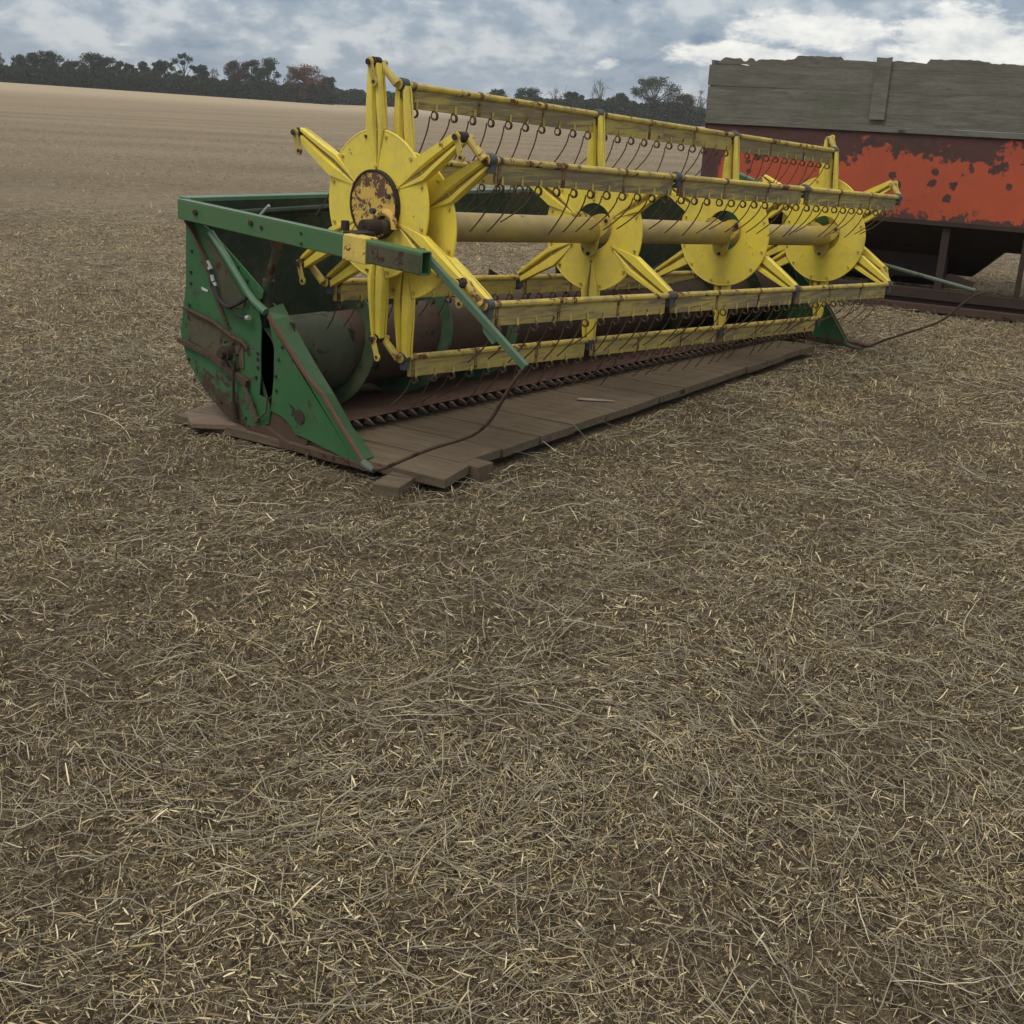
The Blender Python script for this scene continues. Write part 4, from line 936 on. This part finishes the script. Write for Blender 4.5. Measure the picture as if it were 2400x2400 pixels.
def tree(az, ztop, width, mat, form, label, seed, D=400):
    g = np.random.default_rng(seed); a = R_(az); x = CAM[0] + D * math.cos(a); y = CAM[1] + D * math.sin(a); z0 = float(gh(x, y)) - .1
    Ht = ztop - z0; R = empty('tree', (x, y, z0)); tag(R, label, 'tree', 'trees along the far edge of the field')
    blobs = []; trunk = MB()
    r = width / 2 * (1.38 if form in ('round', 'tall', 'full') else 1.1)
    if form == 'round': nb, lo, hi, br, dens = 26, .12, .93, .27, 190
    elif form == 'full': nb, lo, hi, br, dens = 34, .12, .93, .26, 190
    elif form == 'tall': nb, lo, hi, br, dens = 20, .2, .93, .31, 180
    elif form == 'open': nb, lo, hi, br, dens = 12, .30, .95, .21, 170
    elif form == 'spread': nb, lo, hi, br, dens = 20, .42, .93, .17, 200
    else: nb, lo, hi, br, dens = 10, .35, .94, .30, 60
    for i in range(nb):
        t = lo + (hi - lo) * (i + g.random() * .8) / nb; e = (.78 + .22 * math.sin(math.pi * t)) * math.sqrt(max(.02, 1 - max(0, (t - .52) / .50) ** 2)) if form in ('round', 'tall', 'full') else math.sin(math.pi * min(1, max(.0, (t - lo) / (1.08 - lo) * .82 + .20)))
        th = g.random() * 6.283; rr_ = r * (.95 * e) * math.sqrt(g.random()) * (1.0 if form != 'open' else 1.15)
        rb_ = max(.5, r * br * g.uniform(.8, 1.45)); c = np.array([math.cos(th) * rr_, math.sin(th) * rr_, min(t * Ht, Ht - rb_ * .8)])
        blobs.append((c, rb_))
    blobs.append((np.array([g.normal(0, .06) * r, g.normal(0, .06) * r, Ht - r * br * .9]), r * br))
    P = []
    for c, rb_ in blobs:
        n = int(dens * (1.35 if form != 'bare' else 1)); q = g.normal(size=(n, 3)); q /= np.linalg.norm(q, axis=1)[:, None]; q *= (g.random((n, 1)) ** .45) * rb_ * (1 + .35 * np.sin(q[:, :1] * 7 + c[0]) * np.cos(q[:, 2:3] * 6)); q[:, 2] *= .8; P.append(q + c)
    P = np.concatenate(P); P[:, 2] = np.minimum(P[:, 2], Ht)
    v, f = leaves(P, .23 if form != 'bare' else .12, g)
    np_mesh('crown', v, f, mat, R, (0, 0, 0))
    # trunk and limbs
    tr = .018 * Ht + .12; hh = Ht * (.62 if form != 'bare' else .8)
    def limb(p, q_, r0, r1):
        m1 = p.lerp(q_, .5) + Vector((g.normal(0, .03), g.normal(0, .03), .04)) * (q_ - p).length; trunk.tube([p, m1, q_], [r0, (r0 + r1) / 2, r1], 6)
    limb(Vector((0, 0, -.3)), Vector((g.normal(0, .2), g.normal(0, .2), hh)), tr, tr * .35)
    for c, rb_ in blobs:
        zz = max(Ht * .22, c[2] * .55); limb(Vector((0, 0, min(zz, hh * .95))), Vector(c.tolist()), tr * .45, .05)
        if form == 'bare':
            for _ in range(5):
                e = c + g.normal(size=3) * rb_ * .9; limb(Vector(c.tolist()), Vector(e.tolist()), .06, .025)
    o = trunk.build('trunk', BARK if form != 'bare' else BARKG, None, smooth=60, origin=(0, 0, 0)); o.parent = R
    return R
BARKG = simple_mat('grey_bark', (.15, .14, .13))
TREES = [
 (62.95, 9.4, 2.6, LP, 'bare', 'thin grey bare tree at the left end of the tree line'),
 (62.25, 9.2, 3.8, LG, 'tall', 'small pale green tree next to the bare one at the left end'),
 (61.75, 10.0, 6.5, LD, 'round', 'dark rounded tree, lower left half of the twin domed pair'),
 (61.05, 10.7, 6.6, LD, 'round', 'taller dark tree, right half of the twin domed pair'),
 (60.15, 8.4, 5.5, LM, 'round', 'low brownish tree right of the twin domed pair'),
 (59.35, 11.0, 7.6, LD, 'round', 'broad dark tree with a pointed top in the left group'),
 (58.75, 9.9, 5.0, LD, 'round', 'dark tree leaning on the right flank of the pointed one'),
 (58.2, 9.0, 4.4, LG, 'round', 'smaller green tree right of the broad pointed tree'),
 (57.75, 8.1, 4.6, LM, 'open', 'low yellowish tree between two darker green ones'),
 (57.28, 9.3, 4.0, LG, 'tall', 'narrow green tree left of the tall open crowned one'),
 (56.62, 9.9, 5.4, LD, 'round', 'dark lobed tree just left of the tall open crowned one'),
 (55.60, 12.3, 8.0, LG, 'open', 'tall open crowned tree with sky showing through its limbs'),
 (54.95, 9.2, 5.2, LD, 'round', 'dark low tree on the right foot of the tall open one'),
 (54.40, 8.3, 4.4, LR, 'bare', 'sparse reddish tree before the broad autumn coloured tree'),
 (53.55, 11.0, 7.4, LM, 'round', 'broad tree turning brown and orange at its top'),
 (52.75, 11.5, 5.6, LD, 'tall', 'dark tree behind the right side of the brown topped one'),
 (52.05, 12.3, 6.6, LG, 'tall', 'dark green tree with the tall club shaped crown'),
 (51.15, 10.4, 3.8, LP, 'bare', 'bare wispy tree in the gap beside the orange tree'),
 (50.35, 10.9, 9.6, LR, 'full', 'big round orange brown tree near the end of the left line'),
 (49.40, 7.6, 5.4, LD, 'round', 'low dark tree ending the left hand line'),
 (41.9, 6.5, 6.5, LD, 'round', 'dark bushy tree at the left end of the right hand line'),
 (40.5, 7.5, 7.0, LG, 'round', 'rounded green tree, tallest of the first right hand group'),
 (39.3, 7.7, 7.2, LP, 'bare', 'pale sparse tree among the bushes above the reel bar'),
 (38.5, 6.9, 5.0, LD, 'round', 'dark bushy tree left of the tall bare one'),
 (37.3, 10.9, 7.6, LP, 'bare', 'tall bare grey tree standing alone above the hedge'),
 (36.3, 7.2, 6.2, LD, 'round', 'low dark tree in front of the wide spreading one'),
 (34.86, 12.8, 18.0, LG, 'spread', 'wide spreading green tree, largest of the right hand line'),
 (33.5, 7.9, 6.6, LM, 'round', 'low olive tree beneath the spreading one, by the cart'),
 (32.85, 9.6, 7.0, LP, 'bare', 'grey thin tree beside the top corner of the cart'),
]
for i, (az, zt, w, mt, form, lab) in enumerate(TREES): tree(az, zt, w, mt, form, lab, 100 + i)

def hedge():
    g = np.random.default_rng(77); P = []; CR = []
    ka = [20, 31, 32.5, 33.6, 36.5, 39.3, 42.2, 43.6, 45.07, 47.3, 48.9, 49.4, 52.6, 55.6, 59.6, 63, 72]; kz = [3, 3, 3.2, 4.2, 4.5, 4.1, 3.5, 3.0, 3.0, 3.5, 3.4, 4.4, 5.0, 5.0, 6.1, 5.9, 6]
    n = 190000; az = g.uniform(22, 70, n); D = 400 + g.uniform(-6, 14, n) + 40 * ((az < 49.2) & (az > 42.4))
    x = CAM[0] + D * np.cos(np.radians(az)); y = CAM[1] + D * np.sin(np.radians(az)); z0 = gh(x, y)
    top = np.interp(az, ka, kz) * (.86 + .28 * vnoise(az * 3.1, az * 0 + 3) + .16 * vnoise(az * 11, az * 0 + 9)) * D / 400
    z = z0 - 1.0 + (top - z0 + 1.0) * g.random(n) ** .9
    v, f = leaves(np.stack([x, y, z], 1), .40, g)
    o = np_mesh('undergrowth', v, f, LD, None, (0, 0, 0)); tag(o, 'dark continuous undergrowth along the foot of the far trees', 'undergrowth', kind='stuff')
hedge()

# ------------------------------------------------------------------ the air
mb = MB(); mb.box((CAM[0], CAM[1], 6.0), (1330, 1330, 18)); hz = mb.build('haze', [], None, smooth=0); hz['kind'] = 'stuff'
mt = bpy.data.materials.new('haze'); mt.use_nodes = True; mt.node_tree.nodes.clear(); t = NT(mt.node_tree)
vo = t.new('ShaderNodeVolumePrincipled'); vo.inputs['Color'].default_value = (.90, .91, .93, 1); vo.inputs['Density'].default_value = .00030; vo.inputs['Anisotropy'].default_value = .2
o_ = t.new('ShaderNodeOutputMaterial'); t.l.new(vo.outputs[0], o_.inputs['Volume']); hz.data.materials.append(mt)
